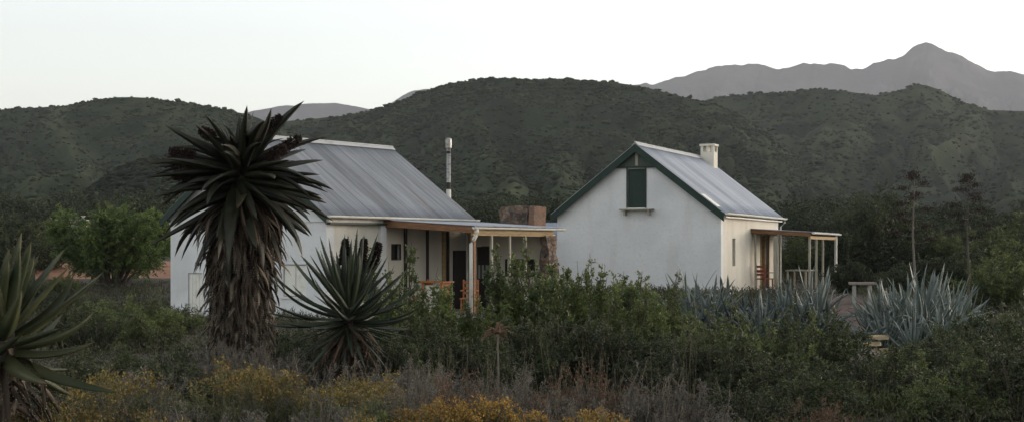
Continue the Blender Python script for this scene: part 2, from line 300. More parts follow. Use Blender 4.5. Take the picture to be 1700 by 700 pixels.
def plant_geo(seed, K=30, h=1.5, r=.8, twigs=12, twl=.28, nl=16, l=.035, w=.016, up=.5, low=.25, flat=.35, base=.12, srad=.012, wob=.08, droop=0, leaders=0):
    rg = np.random.default_rng(seed)
    ang = rg.random(K)*2*pi; rad = np.sqrt(rg.random(K)); 
    lob = 1+.22*np.sin(ang*2+rg.random()*6)+.15*np.sin(ang*5+rg.random()*6)
    tip = np.stack([np.cos(ang)*rad*r*lob, np.sin(ang)*rad*r*lob, h*(1-flat*rad**2)*rg.uniform(.68,1.0,K)], 1)
    if leaders:
        la = rg.random(leaders)*2*pi; lr = r*np.sqrt(rg.random(leaders))*.95; lh = h*(1-flat*(lr/r)**2)*rg.uniform(.70,1.0,leaders)
        w_ = np.arange(K) % leaders; rho = rg.random(K)**.8; a2 = rg.random(K)*2*pi; lw = r*(.25 if leaders > 12 and h > 1.5 else .34)
        tip = np.stack([np.cos(la)[w_]*lr[w_]+np.cos(a2)*rho*lw, np.sin(la)[w_]*lr[w_]+np.sin(a2)*rho*lw, lh[w_]*(1-.62*rho)], 1)
        ang = np.arctan2(tip[:,1],tip[:,0]); rad = np.hypot(tip[:,0],tip[:,1])/r
    b0 = np.stack([np.cos(ang)*rad*base, np.sin(ang)*rad*base, np.full(K,-.05)], 1)
    mid = np.stack([tip[:,0]*.62, tip[:,1]*.62, tip[:,2]*.42], 1)+rg.normal(size=(K,3))*wob*h*.5
    T = np.linspace(0,1,7)[None,:,None]
    P = (1-T)**2*b0[:,None]+2*T*(1-T)*mid[:,None]+T**2*tip[:,None]
    P[:,1:-1] += rg.normal(size=P[:,1:-1].shape)*wob*.22*h
    rr = srad*(1.05-T[...,0])*rg.uniform(.6,1.2,(K,1))*1.4+.002
    br = tubes(P, rr, 4)
    # side twigs
    t = rg.uniform(low, 1, (K, twigs)); seg = np.clip((t*6).astype(int), 0, 5); fr = (t*6-seg)[...,None]
    ii = np.arange(K)[:,None]
    A = P[ii,seg]*(1-fr)+P[ii,seg+1]*fr
    outw = A.copy(); outw[...,2] = 0; outw = unit(outw)
    d = unit(rg.normal(size=A.shape)*.75+outw*.35+np.array([0,0,up-droop]))
    L = twl*rg.uniform(.45,1.25,(K,twigs,1))*(1.15-.5*t[...,None])
    A = A.reshape(-1,3); d = d.reshape(-1,3); L = L.reshape(-1,1)
    B = A+d*L; B[:,2] -= droop*L[:,0]*.5
    Mi = (A+B)/2+rg.normal(size=A.shape)*L*.08
    tw = tubes(np.stack([A,Mi,B],1), np.tile(np.array([[.45,.3,.12]])*srad*.55, (len(A),1))+.0008, 3)
    s = rg.uniform(.1,1,(len(A),nl,1)); c = A[:,None]*(1-s)+B[:,None]*s+rg.normal(size=(len(A),nl,3))*.012
    dl = unit(d[:,None]*.7+rg.normal(size=c.shape)*.75+np.array([0,0,up*.5-droop]))
    c = c.reshape(-1,3); dl = dl.reshape(-1,3); ok = c[:,2] > .01; c = c[ok]; dl = dl[ok]
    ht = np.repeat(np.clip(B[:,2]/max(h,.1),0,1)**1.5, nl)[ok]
    tn = np.clip(rg.random(len(c))*.38+np.repeat(rg.random(len(A))*.22+.30*t.reshape(-1)**2, nl)[ok]+.16*ht*s.reshape(-1)[ok], 0, 1)  # paler at tips and top: new growth, plus lit tips painted into the tint
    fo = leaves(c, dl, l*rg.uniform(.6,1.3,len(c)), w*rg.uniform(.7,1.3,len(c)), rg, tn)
    return fo, join([br, tw]), tip, B
def flowers_geo(seed, pts, frac, n, size, rad=.05):
    rg = np.random.default_rng(seed); z = pts[:,2]
    p = pts[z > np.quantile(z, 1-frac)]
    c = (p[:,None]+rg.normal(size=(len(p),n,3))*rad*np.array([1,1,.45])+np.array([0,0,rad*.4])).reshape(-1,3)
    return leaves(c, unit(rg.normal(size=c.shape)+np.array([0,0,.8])), size*rg.uniform(.6,1.3,len(c)), size*.8, rg)

def blades(seed, n, length, width, origin, elev, curl, az=None, thick=.28, seg=9, jit=.15, taper=.75, keel=1.0, tipdroop=0, wig=.16, twist=.25):
    """succulent leaves: closed 4-point ring blades. elev, curl: arrays (rad)."""
    rg = np.random.default_rng(seed)
    az = rg.random(n)*2*pi if az is None else az
    T = np.linspace(0,1,seg+1)
    L = length*rg.uniform(1-jit,1+jit,n)
    a = elev[:,None]+curl[:,None]*T[None]**1.3+tipdroop*T[None]**4
    azs = az[:,None]+rg.normal(size=(n,1))*wig*T[None]
    dx = np.cos(a)*np.cos(azs); dy = np.cos(a)*np.sin(azs); dz = np.sin(a)
    D = np.stack([dx,dy,dz],-1)
    P = np.cumsum(D*(L/seg)[:,None,None], 1)-D*(L/seg)[:,None,None]+origin[:,None,:]
    side = np.stack([-np.sin(azs), np.cos(azs), np.zeros_like(azs)], -1)
    tw = rg.normal(size=(n,1,1))*twist
    nr = np.cross(D, side)*-1          # underside direction
    nr = np.where(nr[...,2:3] > 0, -nr, nr) if keel > 0 else nr
    side2 = side*np.cos(tw)+nr*np.sin(tw); nr = nr*np.cos(tw)-side*np.sin(tw)
    wd = width*(.62+.38*np.sin(np.clip(T*3.2,0,pi/2)))*(1-T)**taper*rg.uniform(.85,1.15,(n,1)); wd[:,-1] = .0015
    wd = wd[...,None]; th = wd*thick
    V = np.stack([P-side2*wd*.5-nr*th*.55, P+nr*th*.6, P+side2*wd*.5-nr*th*.55, P+nr*th*.02], 2)
    m = seg+1; idx = np.arange(n*m*4).reshape(n,m,4)
    Q = np.stack([idx[:,:-1,:], np.roll(idx,-1,2)[:,:-1,:], np.roll(idx,-1,2)[:,1:,:], idx[:,1:,:]], -1).reshape(-1,4)
    tint = np.clip(rg.random((n,1,1))*.62+rg.normal(size=(n,m,4))*.06+np.where(T>.86,.30,0)[None,:,None], 0, 1)
    # margin thorns
    tt = np.linspace(.12,.9,12); si = np.clip((tt*seg).astype(int),0,seg-1); f = (tt*seg-si)[None,:,None]
    th_parts = []
    for sgn, k in ((-1,0),(1,2)):
        E = V[:,si,k]*(1-f)+V[:,si+1,k]*f; dd = D[:,si]
        c = E.reshape(-1,3); dv = unit((side2[:,si]*sgn+dd*.4)).reshape(-1,3)
        th_parts.append(leaves(c-dv*.002, dv, .016, .008, rg, np.ones(len(c))))
    return join([(V.reshape(-1,3), Q, tint.reshape(-1))]+th_parts)

# ------------------------------------------------------------------ terrain
def sm(a, b, x):
    t = np.clip((x-a)/(b-a), 0, 1); return t*t*(3-2*t)
def vnoise(x, y, seed=0):
    xi = np.floor(x).astype(np.int64); yi = np.floor(y).astype(np.int64); fx = x-xi; fy = y-yi
    def h(i, j):
        n = (i*374761393+j*668265263+seed*974634777) & 0x7fffffff
        n = ((n ^ (n >> 13))*1274126177) & 0x7fffffff
        return (n ^ (n >> 16))/0x7fffffff
    u = fx*fx*(3-2*fx); v = fy*fy*(3-2*fy)
    return (h(xi,yi)*(1-u)+h(xi+1,yi)*u)*(1-v)+(h(xi,yi+1)*(1-u)+h(xi+1,yi+1)*u)*v
def fbm(x, y, o=4, seed=0):
    s = 0; a = .5; t = 0
    for k in range(o): s = s+a*vnoise(x*2**k+k*17.3, y*2**k+k*9.1, seed+k); t += a; a *= .5
    return s/t
def H(x, y):
    x = np.asarray(x, float); y = np.asarray(y, float)
    z = .42*sm(33,42,y)*sm(-1,3,x)*(1-sm(60,75,y))
    z = z-.32*np.exp(-((x-7.5)/4.5)**2-((y-26)/5)**2)
    z = z+np.clip(y-47,0,400)*.036*sm(47,70,y)+np.clip(np.abs(y)-300, 0, 1e9)*-.01
    z = z+.50*sm(-2,-12,x)*sm(45,57,y)
    nz = (fbm(x*.35,y*.35,4,3)-.5)*.35
    house = np.exp(-((x+5)/6.5)**4-((y-42)/6)**4)+np.exp(-((x-7)/6)**4-((y-51)/7)**4)
    return z+nz*(1-np.clip(house,0,1))*sm(200,60,y) - .03*np.clip(house,0,1)
def h1(x, y): return float(H(np.array([x]), np.array([y]))[0])
def px(p, d): return (p-850)/F*d

def grid_mesh(name, X, Y, Z, m, parent=None, smooth=True):
    r, c = X.shape; idx = np.arange(r*c).reshape(r,c)
    Q = np.stack([idx[:-1,:-1], idx[:-1,1:], idx[1:,1:], idx[1:,:-1]], -1).reshape(-1,4)
    return npmesh(name, np.stack([X,Y,Z],-1).reshape(-1,3), Q, m, parent, smooth=smooth)
def axis(*seg):
    a = [];
    for lo, hi, st in seg: a += list(np.arange(lo, hi, st))
    return np.array(a+[seg[-1][1]])
gx = axis((-5200,-1000,350),(-1000,-200,60),(-200,-40,8),(-40,40,.6),(40,200,8),(200,1000,60),(1000,5200,350))
gy = axis((-900,-100,80),(-100,-10,8),(-10,75,.6),(75,250,6),(250,1000,60),(1000,5200,350))
X, Y = np.meshgrid(gx, gy); g = grid_mesh('ground', X, Y, H(X,Y), M['ground']); tag(g, kind='structure')

def ribbon(name, pts, widths, m, lift=.012, n=60, edge=.35, seed=1):
    pts = np.array(pts, float); t = np.linspace(0, len(pts)-1, n); k = np.arange(len(pts))
    cx = np.interp(t, k, pts[:,0]); cy = np.interp(t, k, pts[:,1]); w = np.interp(t, k, widths)
    tx = np.gradient(cx); ty = np.gradient(cy); l = np.hypot(tx,ty); nx, ny = -ty/l, tx/l
    u = np.linspace(-1,1,13)[:,None]
    wob = 1+edge*(fbm(t*.9, t*0+seed, 3, seed)-.5)*2
    Xr = cx+nx*w*.5*u*wob; Yr = cy+ny*w*.5*u*wob
    Zr = H(Xr,Yr)+lift-.10*np.abs(u)**6
    return tag(grid_mesh(name, Xr, Yr, Zr, m), kind='structure')
ribbon('dirt_road', [(-34,60),(-22,62),(-17,64),(-13,65),(-8,67),(-3,72)], [7,11,14,13,8,5], M['earth'], .05, 90)
ribbon('path', [(px(1440,24),24),(px(1450,28),28),(px(1425,32),32),(px(1412,36),36),(px(1408,41),41),(px(1380,46),46)], [.6,.6,.75,.8,.9,1.4], M['path'], .05, 70)

# ------------------------------------------------------------------ hills
scrub_pts = []
def ridge(name, prof, rd, foot, m, back=1.6, gul=.5, seed=0, nu=150, na=420, p=.8, e0=.012, scat=0, rough=1.0, size=1.4, wander=.1, dd=0, tone=.42):
    prof = np.array(prof, float)
    tanx = (prof[:,0]-850)/F; e = (418-prof[:,1])/F
    t = np.linspace(tanx[0], tanx[-1], na); er = np.interp(t, tanx, e)
    ker = np.hanning(9); ker /= ker.sum(); er = np.convolve(np.pad(er, 4, mode='edge'), ker, 'valid')
    u = np.linspace(0, back, nu)[:,None]
    warp = (fbm(t[None,:]*9+u*1.2, u*2.5, 3, seed)-.5)*.12
    Rr = rd*(1+wander*(fbm(t*6+3, t*0, 3, seed+5)-.5)*2)
    D = foot+(Rr[None,:]-foot)*u
    tt = t[None,:]+0*u
    g1 = np.abs(fbm((tt+warp)*22, u*.6+3, 3, seed+11)-.5)*2      # gullies run down the slope
    g2 = np.abs(fbm((tt+warp)*55, u*1.4, 3, seed+12)-.5)*2
    uu = np.clip(u,0,1)
    E = e0+(er[None,:]-e0)*uu**p
    E = E-(er[None,:])*gul*(uu*(1-uu))*2.1*((1-g1)**2*.9+(1-g2)**2*.35)
    Z = CAMZ+E*D
    Z = np.where(u > 1, (CAMZ+er[None,:]*Rr[None,:])*(1-sm(1,back,u)*1.0), Z)
    X = tt*D; Yy = D
    Z = Z+rough*(fbm(X*.03,Yy*.03,5,seed+3)-.5)*rd*.022*np.where(uu>.9, .25, 1)*sm(0,.1,u)
    o = tag(grid_mesh(name, X, Yy, Z, m), kind='structure')
    spur = sm(.30,.85,g1)*(.35+.65*fbm(tt*14+seed, u*2.0, 4, seed+2))*sm(0,.12,uu)  # crest mask for the grass and the painted relief
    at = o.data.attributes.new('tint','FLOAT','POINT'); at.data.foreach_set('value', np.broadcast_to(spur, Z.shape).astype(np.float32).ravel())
    if scat:
        rg = np.random.default_rng(seed+50)
        fi = rg.random(scat)**.62*(nu-1)*min(1, 1.04/back); fj = rg.random(scat)*(na-1)
        i = fi.astype(int); j = np.clip(fj.astype(int),0,na-2); a = fi-i; b = fj-j; i1 = np.minimum(i+1,nu-1)
        f = lambda A: (A[i,j]*(1-a)*(1-b)+A[i1,j]*a*(1-b)+A[i,j+1]*(1-a)*b+A[i1,j+1]*a*b)
        XB = np.broadcast_to(X, Z.shape); YB = np.broadcast_to(Yy, Z.shape)
        pts = np.stack([f(XB), f(YB), f(Z)], 1)
        dens = fbm(pts[:,0]*.035, pts[:,1]*.035, 4, 9)
        sp_ = f(np.broadcast_to(spur, Z.shape)); dens = dens-.10*sp_
        pts = pts[(dens > .50-dd) | (rg.random(len(pts)) < .30)]
        s = size*rg.lognormal(0, .38, len(pts))
        scrub_pts.append((pts, s, np.clip(rg.normal(tone,.24,len(pts)),0,1)))
    return o
FAR = [(900,150),(1000,148),(1075,140),(1110,130),(1150,120),(1180,112),(1205,107),(1235,106),(1270,108),(1285,114),(1305,111),(1330,106),(1360,104),(1382,103),(1400,108),(1413,114),(1440,110),(1462,101),(1485,95),(1503,92),(1512,80),(1522,73),(1537,69),(1550,74),(1562,82),(1578,89),(1600,96),(1640,117),(1670,119),(1700,122),(1800,128),(1950,140),(2150,150),(2400,170)]
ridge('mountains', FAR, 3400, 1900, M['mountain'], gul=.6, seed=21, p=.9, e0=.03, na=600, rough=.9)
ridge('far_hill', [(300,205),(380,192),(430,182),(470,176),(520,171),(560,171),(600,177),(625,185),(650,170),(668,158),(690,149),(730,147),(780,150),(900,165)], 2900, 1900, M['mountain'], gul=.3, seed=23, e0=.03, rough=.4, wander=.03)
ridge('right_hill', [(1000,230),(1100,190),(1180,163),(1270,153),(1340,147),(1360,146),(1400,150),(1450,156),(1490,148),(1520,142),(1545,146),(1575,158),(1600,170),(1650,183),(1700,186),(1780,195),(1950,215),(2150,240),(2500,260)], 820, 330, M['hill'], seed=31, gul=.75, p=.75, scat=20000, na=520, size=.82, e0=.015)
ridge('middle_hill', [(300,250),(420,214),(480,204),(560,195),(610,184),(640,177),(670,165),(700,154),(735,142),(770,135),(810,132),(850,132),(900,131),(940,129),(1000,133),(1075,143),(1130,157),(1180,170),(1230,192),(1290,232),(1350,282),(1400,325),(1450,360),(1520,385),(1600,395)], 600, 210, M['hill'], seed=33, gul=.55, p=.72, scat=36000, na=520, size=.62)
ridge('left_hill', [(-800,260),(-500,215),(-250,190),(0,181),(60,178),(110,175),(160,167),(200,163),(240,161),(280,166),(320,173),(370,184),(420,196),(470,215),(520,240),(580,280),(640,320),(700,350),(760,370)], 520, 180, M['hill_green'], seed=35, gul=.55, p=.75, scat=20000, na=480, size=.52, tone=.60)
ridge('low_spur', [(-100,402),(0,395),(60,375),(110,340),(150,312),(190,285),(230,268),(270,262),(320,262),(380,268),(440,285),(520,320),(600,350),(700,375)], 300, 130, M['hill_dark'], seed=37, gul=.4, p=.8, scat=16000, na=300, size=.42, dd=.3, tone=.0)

# hillside scrub: small irregular low-poly bushes, one mass
def scrub_mesh():
    rg = np.random.default_rng(5)
    phi = (1+5**.5)/2
    ico = unit(np.array([(-1,phi,0),(1,phi,0),(-1,-phi,0),(1,-phi,0),(0,-1,phi),(0,1,phi),(0,-1,-phi),(0,1,-phi),(phi,0,-1),(phi,0,1),(-phi,0,-1),(-phi,0,1)]))
    tri = np.array([(0,11,5),(0,5,1),(0,1,7),(0,7,10),(0,10,11),(1,5,9),(5,11,4),(11,10,2),(10,7,6),(7,1,8),(3,9,4),(3,4,2),(3,2,6),(3,6,8),(3,8,9),(4,9,5),(2,4,11),(6,2,10),(8,6,7),(9,8,1)])
    P = np.concatenate([p[0] for p in scrub_pts]); s = np.concatenate([q[1] for q in scrub_pts]); tn = np.concatenate([q[2] for q in scrub_pts]); n = len(P)
    V = ico[None]*s[:,None,None]*rg.uniform(.5,1.4,(n,12,1))*np.array([1,1,.5])
    a = rg.random(n)*2*pi; ca, sa = np.cos(a)[:,None], np.sin(a)[:,None]
    V = np.stack([V[...,0]*ca-V[...,1]*sa, V[...,0]*sa+V[...,1]*ca, V[...,2]+s[:,None]*.3], -1)+P[:,None]
    T = (tri[None]+(np.arange(n)*12)[:,None,None]).reshape(-1,3)
    o = npmesh('hillside_scrub', V.reshape(-1,3), T, M['scrub'], tint=np.repeat(tn,12))
    tag(o, 'dark green scrub dotted over the hills behind the cottages', 'scrub', kind='stuff')
scrub_mesh()

# ------------------------------------------------------------------ haze
def haze():
    m = bpy.data.materials.new('haze'); m.use_nodes = True; t = m.node_tree; t.nodes.clear()
    v = t.nodes.new('ShaderNodeVolumePrincipled'); o = t.nodes.new('ShaderNodeOutputMaterial')
    v.inputs['Color'].default_value = (.86,.86,.90,1); v.inputs['Density'].default_value = 1.2e-4; v.inputs['Anisotropy'].default_value = .0
    t.links.new(v.outputs[0], o.inputs['Volume'])
    b = MB().box(-5300,5300,-920,5300,-70,560).build('haze', m)
    tag(b, 'thin pale haze in the air before the far mountains', 'haze', kind='stuff')
haze()

# ------------------------------------------------------------------ cottages
def wall_cells(mb, plane, a0, a1, z0, z1, c0, c1, openings):
    """rectangular wall with rectangular openings; plane 'x': wall runs along y (a), thickness x c0..c1; 'y': runs along x."""
    av = sorted({a0,a1,*[o[0] for o in openings],*[o[1] for o in openings]}); zv = sorted({z0,z1,*[o[2] for o in openings],*[o[3] for o in openings]})
    for i in range(len(av)-1):
        for j in range(len(zv)-1):
            am = (av[i]+av[i+1])/2; zm = (zv[j]+zv[j+1])/2
            if any(o[0] < am < o[1] and o[2] < zm < o[3] for o in openings): continue
            if plane == 'x': mb.box(c0,c1,av[i],av[i+1],zv[j],zv[j+1])
            else: mb.box(av[i],av[i+1],c0,c1,zv[j],zv[j+1])
def corr_slab(W0, z_low, z_high, y0, y1, x_low, x_high, amp=.011, pitch=.076, th=.012):
    """corrugated sheet from (x_high,z_high) down to (x_low,z_low), ridges run down the slope, repeating along y"""
    n = int((y1-y0)/pitch*6); ys = np.linspace(y0, y1, n); wv = amp*np.sin((ys-y0)/pitch*2*pi)
    us = np.linspace(0,1,7)
    V = []; 
    for k in (0,1):
        for u in us:
            x = x_high+(x_low-x_high)*u; z = z_high+(z_low-z_high)*u
            V.append(np.stack([np.full(n,x), ys, z+wv-k*th], 1))
    V = np.concatenate(V); m = len(us); idx = np.arange(2*m*n).reshape(2,m,n); Q = []
    for k in (0,1): Q.append(np.stack([idx[k,:-1,:-1],idx[k,1:,:-1],idx[k,1:,1:],idx[k,:-1,1:]],-1).reshape(-1,4)[:, ::(1 if k==0 else -1)])
    for row in (0,m-1): Q.append(np.stack([idx[0,row,:-1],idx[0,row,1:],idx[1,row,1:],idx[1,row,:-1]],-1))
    for c in (0,n-1): Q.append(np.stack([idx[0,:-1,c],idx[1,:-1,c],idx[1,1:,c],idx[0,1:,c]],-1))
    return V, np.concatenate(Q)
def slabs(name, parts, m, parent):
    Vs, Qs = [], []; n = 0
    for V, Q in parts: Vs.append(V); Qs.append(Q+n); n += len(V)
    return npmesh(name, np.concatenate(Vs), np.concatenate(Qs), m, parent)
def gutter(name, x, y0, y1, z, parent, m, r=.065, end=True):
    n = 8; mb = MB(); prof = [(r*cos(pi+pi*k/n), r*sin(pi+pi*k/n)) for k in range(n+1)]
    prof2 = [(.82*a, .82*b) for a, b in prof]
    poly = prof+prof2[::-1]
    mb.prism([(x+a, z+b) for a, b in poly], y0, y1)
    if end:
        for ya, yb in ((y0-.004,y0+.012),(y1-.012,y1+.004)): mb.prism([(x+a*1.01, z+b*1.01) for a, b in prof], ya, yb)
    return mb.build(name, m, parent)

def gable_cottage(root, Wd, L, eave, apex, walls, ov_g, ov_e, iron, tr=.06, barge_h=.2, side_mat=None, front_open=(), side_open=()):
    T = .3; hw = Wd/2
    mb = MB()                                           # front gable wall and back gable wall, rubble-built and plastered
    wall_cells(mb, 'y', -Wd, 0, -.4, eave, 0, T, front_open)
    sl_ = (apex-eave)/hw
    fo = [o for o in walls.get('gable_open', [])]
    if fo:
        x0, x1, z0, z1 = fo[0]
        zt = lambda x: eave+(hw-abs(x+hw))*sl_
        mb.prism([(-Wd,eave),(x0,eave),(x0,zt(x0))], 0, T); mb.prism([(x1,eave),(0,eave),(x1,zt(x1))], 0, T)
        if z0 > eave: mb.prism([(x0,eave),(x1,eave),(x1,z0),(x0,z0)], 0, T)
        mb.prism([(x0,z1),(x1,z1),(x1,zt(x1)),(-hw,apex),(x0,zt(x0))], 0, T)
    else: mb.prism([(-Wd,eave),(0,eave),(-hw,apex)], 0, T)
    mb.build('gable_wall', M['plaster'], root)
    MB().prism([(-Wd,-.4),(0,-.4),(0,eave),(-hw,apex),(-Wd,eave)], L-T, L).build('gable_wall', M['plaster'], root)
    mb = MB(); wall_cells(mb, 'x', T, L-T, -.4, eave, -T, 0, side_open); mb.build('side_wall', side_mat or M['plaster_warmlit'], root)
    mb = MB(); wall_cells(mb, 'x', T, L-T, -.4, eave, -Wd, -Wd+T, []); mb.build('side_wall', M['plaster'], root)
    # roof
    ze = eave-ov_e*sl_+.10; za = apex+.10
    rf = slabs('roof', [corr_slab(0, ze, za, -ov_g, L+ov_g, ov_e, -hw), corr_slab(0, ze, za, -ov_g, L+ov_g, -Wd-ov_e, -hw)], iron, root)
    rc = MB(); c = .11
    rc.prism([(-hw-c, za-c*sl_+.035),(-hw-c,za-c*sl_+.02),(-hw,za+.02),(-hw+c,za-c*sl_+.02),(-hw+c,za-c*sl_+.035),(-hw,za+.045)], -ov_g-.01, L+ov_g+.01)
    rc.tube([(-hw,-ov_g-.01,za+.045),(-hw,L+ov_g+.01,za+.045)], .028, 8)
    rc.build('ridge_cap', M['cap_iron'], rf)
    # bargeboards
    for yy in (-ov_g, L+ov_g-.03):
        for s_ in (-1, 1):
            xe = ov_e if s_ > 0 else -Wd-ov_e
            poly = [(xe, ze-.02),(xe, ze-.02-barge_h),(-hw, za-.02-barge_h),(-hw, za-.02)]
            if s_ < 0: poly = poly
            b = MB().prism(poly, yy-.004, yy+.026).build('bargeboard', M['green_paint'], root)
    # purlin soffit boards under verge
    mb = MB()
    for s_ in (-1,1):
        xe = ov_e if s_ > 0 else -Wd-ov_e
        mb.prism([(xe, ze-.03),(xe, ze-.06),(-hw, za-.06),(-hw, za-.03)], -ov_g+.03, -.003)
    mb.build('soffit', M['green_paint'], root)
    return rf, ze, za

# ---- main cottage (left)
ang = -math.asin(.592)
DL = 38.3
g0 = 0.0
main = tag(empty('cottage', (-.1283*DL, DL, g0), ang), 'larger white cottage on the left with grey iron roof, flue pipe and open veranda', 'cottage')
Wd, L, EV, AP = 6.2, 6.0, 2.80, 4.93
rf, ze, za = gable_cottage(main, Wd, L, EV, AP, {}, .22, .2, M['iron_old'], front_open=[(-5.45,-4.85,-.05,1.2),(-1.62,-.75,.6,1.47)], side_open=[(2.62,2.98,1.6,2.0)])
MB().box(-Wd-.03,.03,-.035,.0-.002,EV-.20,EV-.14).build('string_course', M['plaster'], main)
d_ = MB().box(-5.43,-4.87,.03,.07,-.05,1.18).build('door', M['white_paint'], main)
mb = MB(); [mb.box(x,x+.02,.018,.03,-.05,1.16) for x in (-5.3,-5.16,-5.02)]; mb.build('batten', M['white_paint'], d_)
w_ = MB().box(-1.60,-.77,.05,.09,.62,1.45).build('shutter', M['white_paint'], main)
MB().box(-1.70,-.67,-.04,.05,.54,.598).build('sill', M['plaster'], w_)
MB().box(-1.2,-1.17,.035,.05,.62,1.45).build('batten', M['plaster_grey'], w_)
# small dark window under the veranda
w_ = MB(); 
for b in ((2.60,3.0,1.575,1.60),(2.60,3.0,2.0,2.03),(2.60,2.62,1.60,2.0),(2.98,3.0,1.60,2.0)): w_.box(-.06,.02,b[0],b[1],b[2],b[3])
w_ = w_.build('window', M['dark_wood'], main); MB().box(-.10,-.09,2.62,2.98,1.6,2.0).build('pane', M['pane'], w_)
gutter('gutter', .28, -.2, L+.24, ze+.0, main, M['white_paint'])
MB().box(.003,.19,-.05,L,EV-.26,EV-.21).build('eave_board', M['green_paint'], main)
MB().box(.002,.04,.02,L,EV-.20,EV-.02).build('fascia', M['white_paint'], main)
MB().box(.002,.12,2.05,2.27,-.1,2.55).build('pilaster', M['plaster'], main, .01)
MB().tube([(.28,L-.08,ze-.05),(.28,L-.08,ze-.13),(.09,L-.08,ze-.32),(.09,L-.08,0)], .032, 10).build('downpipe', M['white_paint'], main)
# battens and folding panels on the wall under the veranda
for y in (3.17, 4.13, 5.07):
    MB().box(.003,.075,y-.035,y+.035,0,2.6).build('batten', M['dark_wood'], main)
MB().box(.003,.09,4.82,4.92,0,2.6).build('batten', M['timber_light'], main)
for a, b in ((3.22,4.08),(4.18,4.80)): MB().box(.003,.03,a,b,.12,2.5).build('panel', M['plaster_grey'], main)
MB().box(.003,.06,5.35,5.93,.12,1.85).build('shutter', M['dark_wood'], main)
# flue
FX, FY = -1.12, L+.55
fl = MB().tube([(FX,FY,0),(FX,FY,4.98)], .062, 14).build('flue_pipe', M['steel'], main, smooth=True)
MB().tube([(FX,FY,4.96),(FX,FY,4.98),(FX,FY,5.25),(FX,FY,5.28)], [.064,.095,.095,.05], 14).build('cowl', M['steel'], fl)
MB().tube([(FX,FY,3.72),(FX,FY,3.92)], .070, 14).build('collar', M['dark_wood'], fl)
MB().tube([(FX,FY,4.80),(FX,FY,4.88)], .070, 14).build('collar', M['dark_wood'], fl)
MB().tube([(FX,FY,3.40),(FX,FY,3.70)], .075, 14).build('flashing', M['white_paint'], fl)
# veranda
VX = 3.15
vr = slabs('veranda_roof', [corr_slab(0, 2.50, 2.70, 2.2, 6.35, VX+.1, .002)], M['iron_new'], main)
MB().hexa([(.0,2.22,2.50),(VX,2.22,2.31),(VX,2.27,2.31),(.0,2.27,2.50),(.0,2.22,2.68),(VX,2.22,2.475),(VX,2.27,2.475),(.0,2.27,2.68)]).build('beam', M['timber'], main, .006)
for i, y in enumerate((3.2, 4.2, 5.2)):
    MB().hexa([(.1,y,2.53),(VX,y,2.34),(VX,y+.05,2.34),(.1,y+.05,2.53),(.1,y,2.66),(VX,y,2.47),(VX,y+.05,2.47),(.1,y+.05,2.66)]).build('rafter', M['timber_light'], main)
MB().box(VX-.09,VX-.01,2.28,6.0,2.24,2.36).build('beam', M['timber_light'], main, .006)
MB().box(VX,VX+.02,2.28,6.0,2.30,2.44).build('fascia', M['timber_light'], main)
gutter('gutter', VX+.12, 2.15, 6.4, 2.46, main, M['white_paint'], r=.06)
for k, y in enumerate((3.14, 3.96, 4.70)):
    MB().box(VX-.085,VX-.015,y-.035,y+.035,.1,2.24).build('post', M['timber_grey'], main, .006)
MB().box(VX-.10,VX-.0,2.30,2.40,.1,2.24).build('post', M['timber'], main, .006)
MB().tube([(VX+.12,2.28,2.41),(VX+.12,2.28,2.30),(VX+.10,2.28,2.24),(VX+.03,2.25,2.12),(VX-.03,2.22,2.02),(VX-.03,2.22,.15)], .05, 12).build('downpipe', M['white_paint'], main, smooth=True)
MB().box(0.002,VX+.15,2.1,6.0,-.35,.10).build('veranda_floor', M['concrete'], main, .01)
# end wall of the veranda with door and window
mb = MB(); wall_cells(mb, 'y', .002, VX-.1, -.4, 2.30, 6.0, 6.25, [(.36,1.0,.1,1.98),(1.47,2.50,1.13,1.56)]); mb.build('end_wall', M['plaster_grey'], main)
mb = MB().box(.002,VX-.1,6.0,6.06,2.302,2.40); mb.build('wall_plate', M['timber_light'], main)
d_ = MB().box(.38,.98,6.03,6.08,.1,1.96).build('door', M['dark_wood'], main)
for i in range(4):
    x = .43+i*.135
    MB().box(x,x+.07,6.022,6.028,1.02,1.42).build('door_pane', M['pane_pale'], d_)
MB().tube([(.93,6.03,1.0),(.93,5.99,1.0),(.86,5.98,1.0)], .012, 8).build('handle', M['steel'], d_)
mb = MB()
for b in ((1.45,2.52,1.56,1.60),(1.45,2.52,1.09,1.13),(1.45,1.49,1.13,1.56),(2.48,2.52,1.13,1.56),(1.97,2.0,1.13,1.56)): mb.box(b[0],b[1],5.98,6.03,b[2],b[3])
w_ = mb.build('window', M['dark_wood'], main); MB().box(1.48,2.5,6.08,6.09,1.12,1.57).build('pane', M['pane'], w_); MB().box(1.40,2.57,5.94,5.999,1.04,1.088).build('sill', M['white_paint'], w_)
lp = MB().tube([(1.1,5.93,1.68),(1.1,5.93,1.72),(1.1,5.93,1.78),(1.1,5.93,1.82)], [.02,.05,.05,.02], 12).build('wall_lamp', M['white_paint'], main); MB().tube([(1.1,5.999,1.83),(1.1,5.93,1.83)], .012, 8).build('bracket', M['steel'], lp)
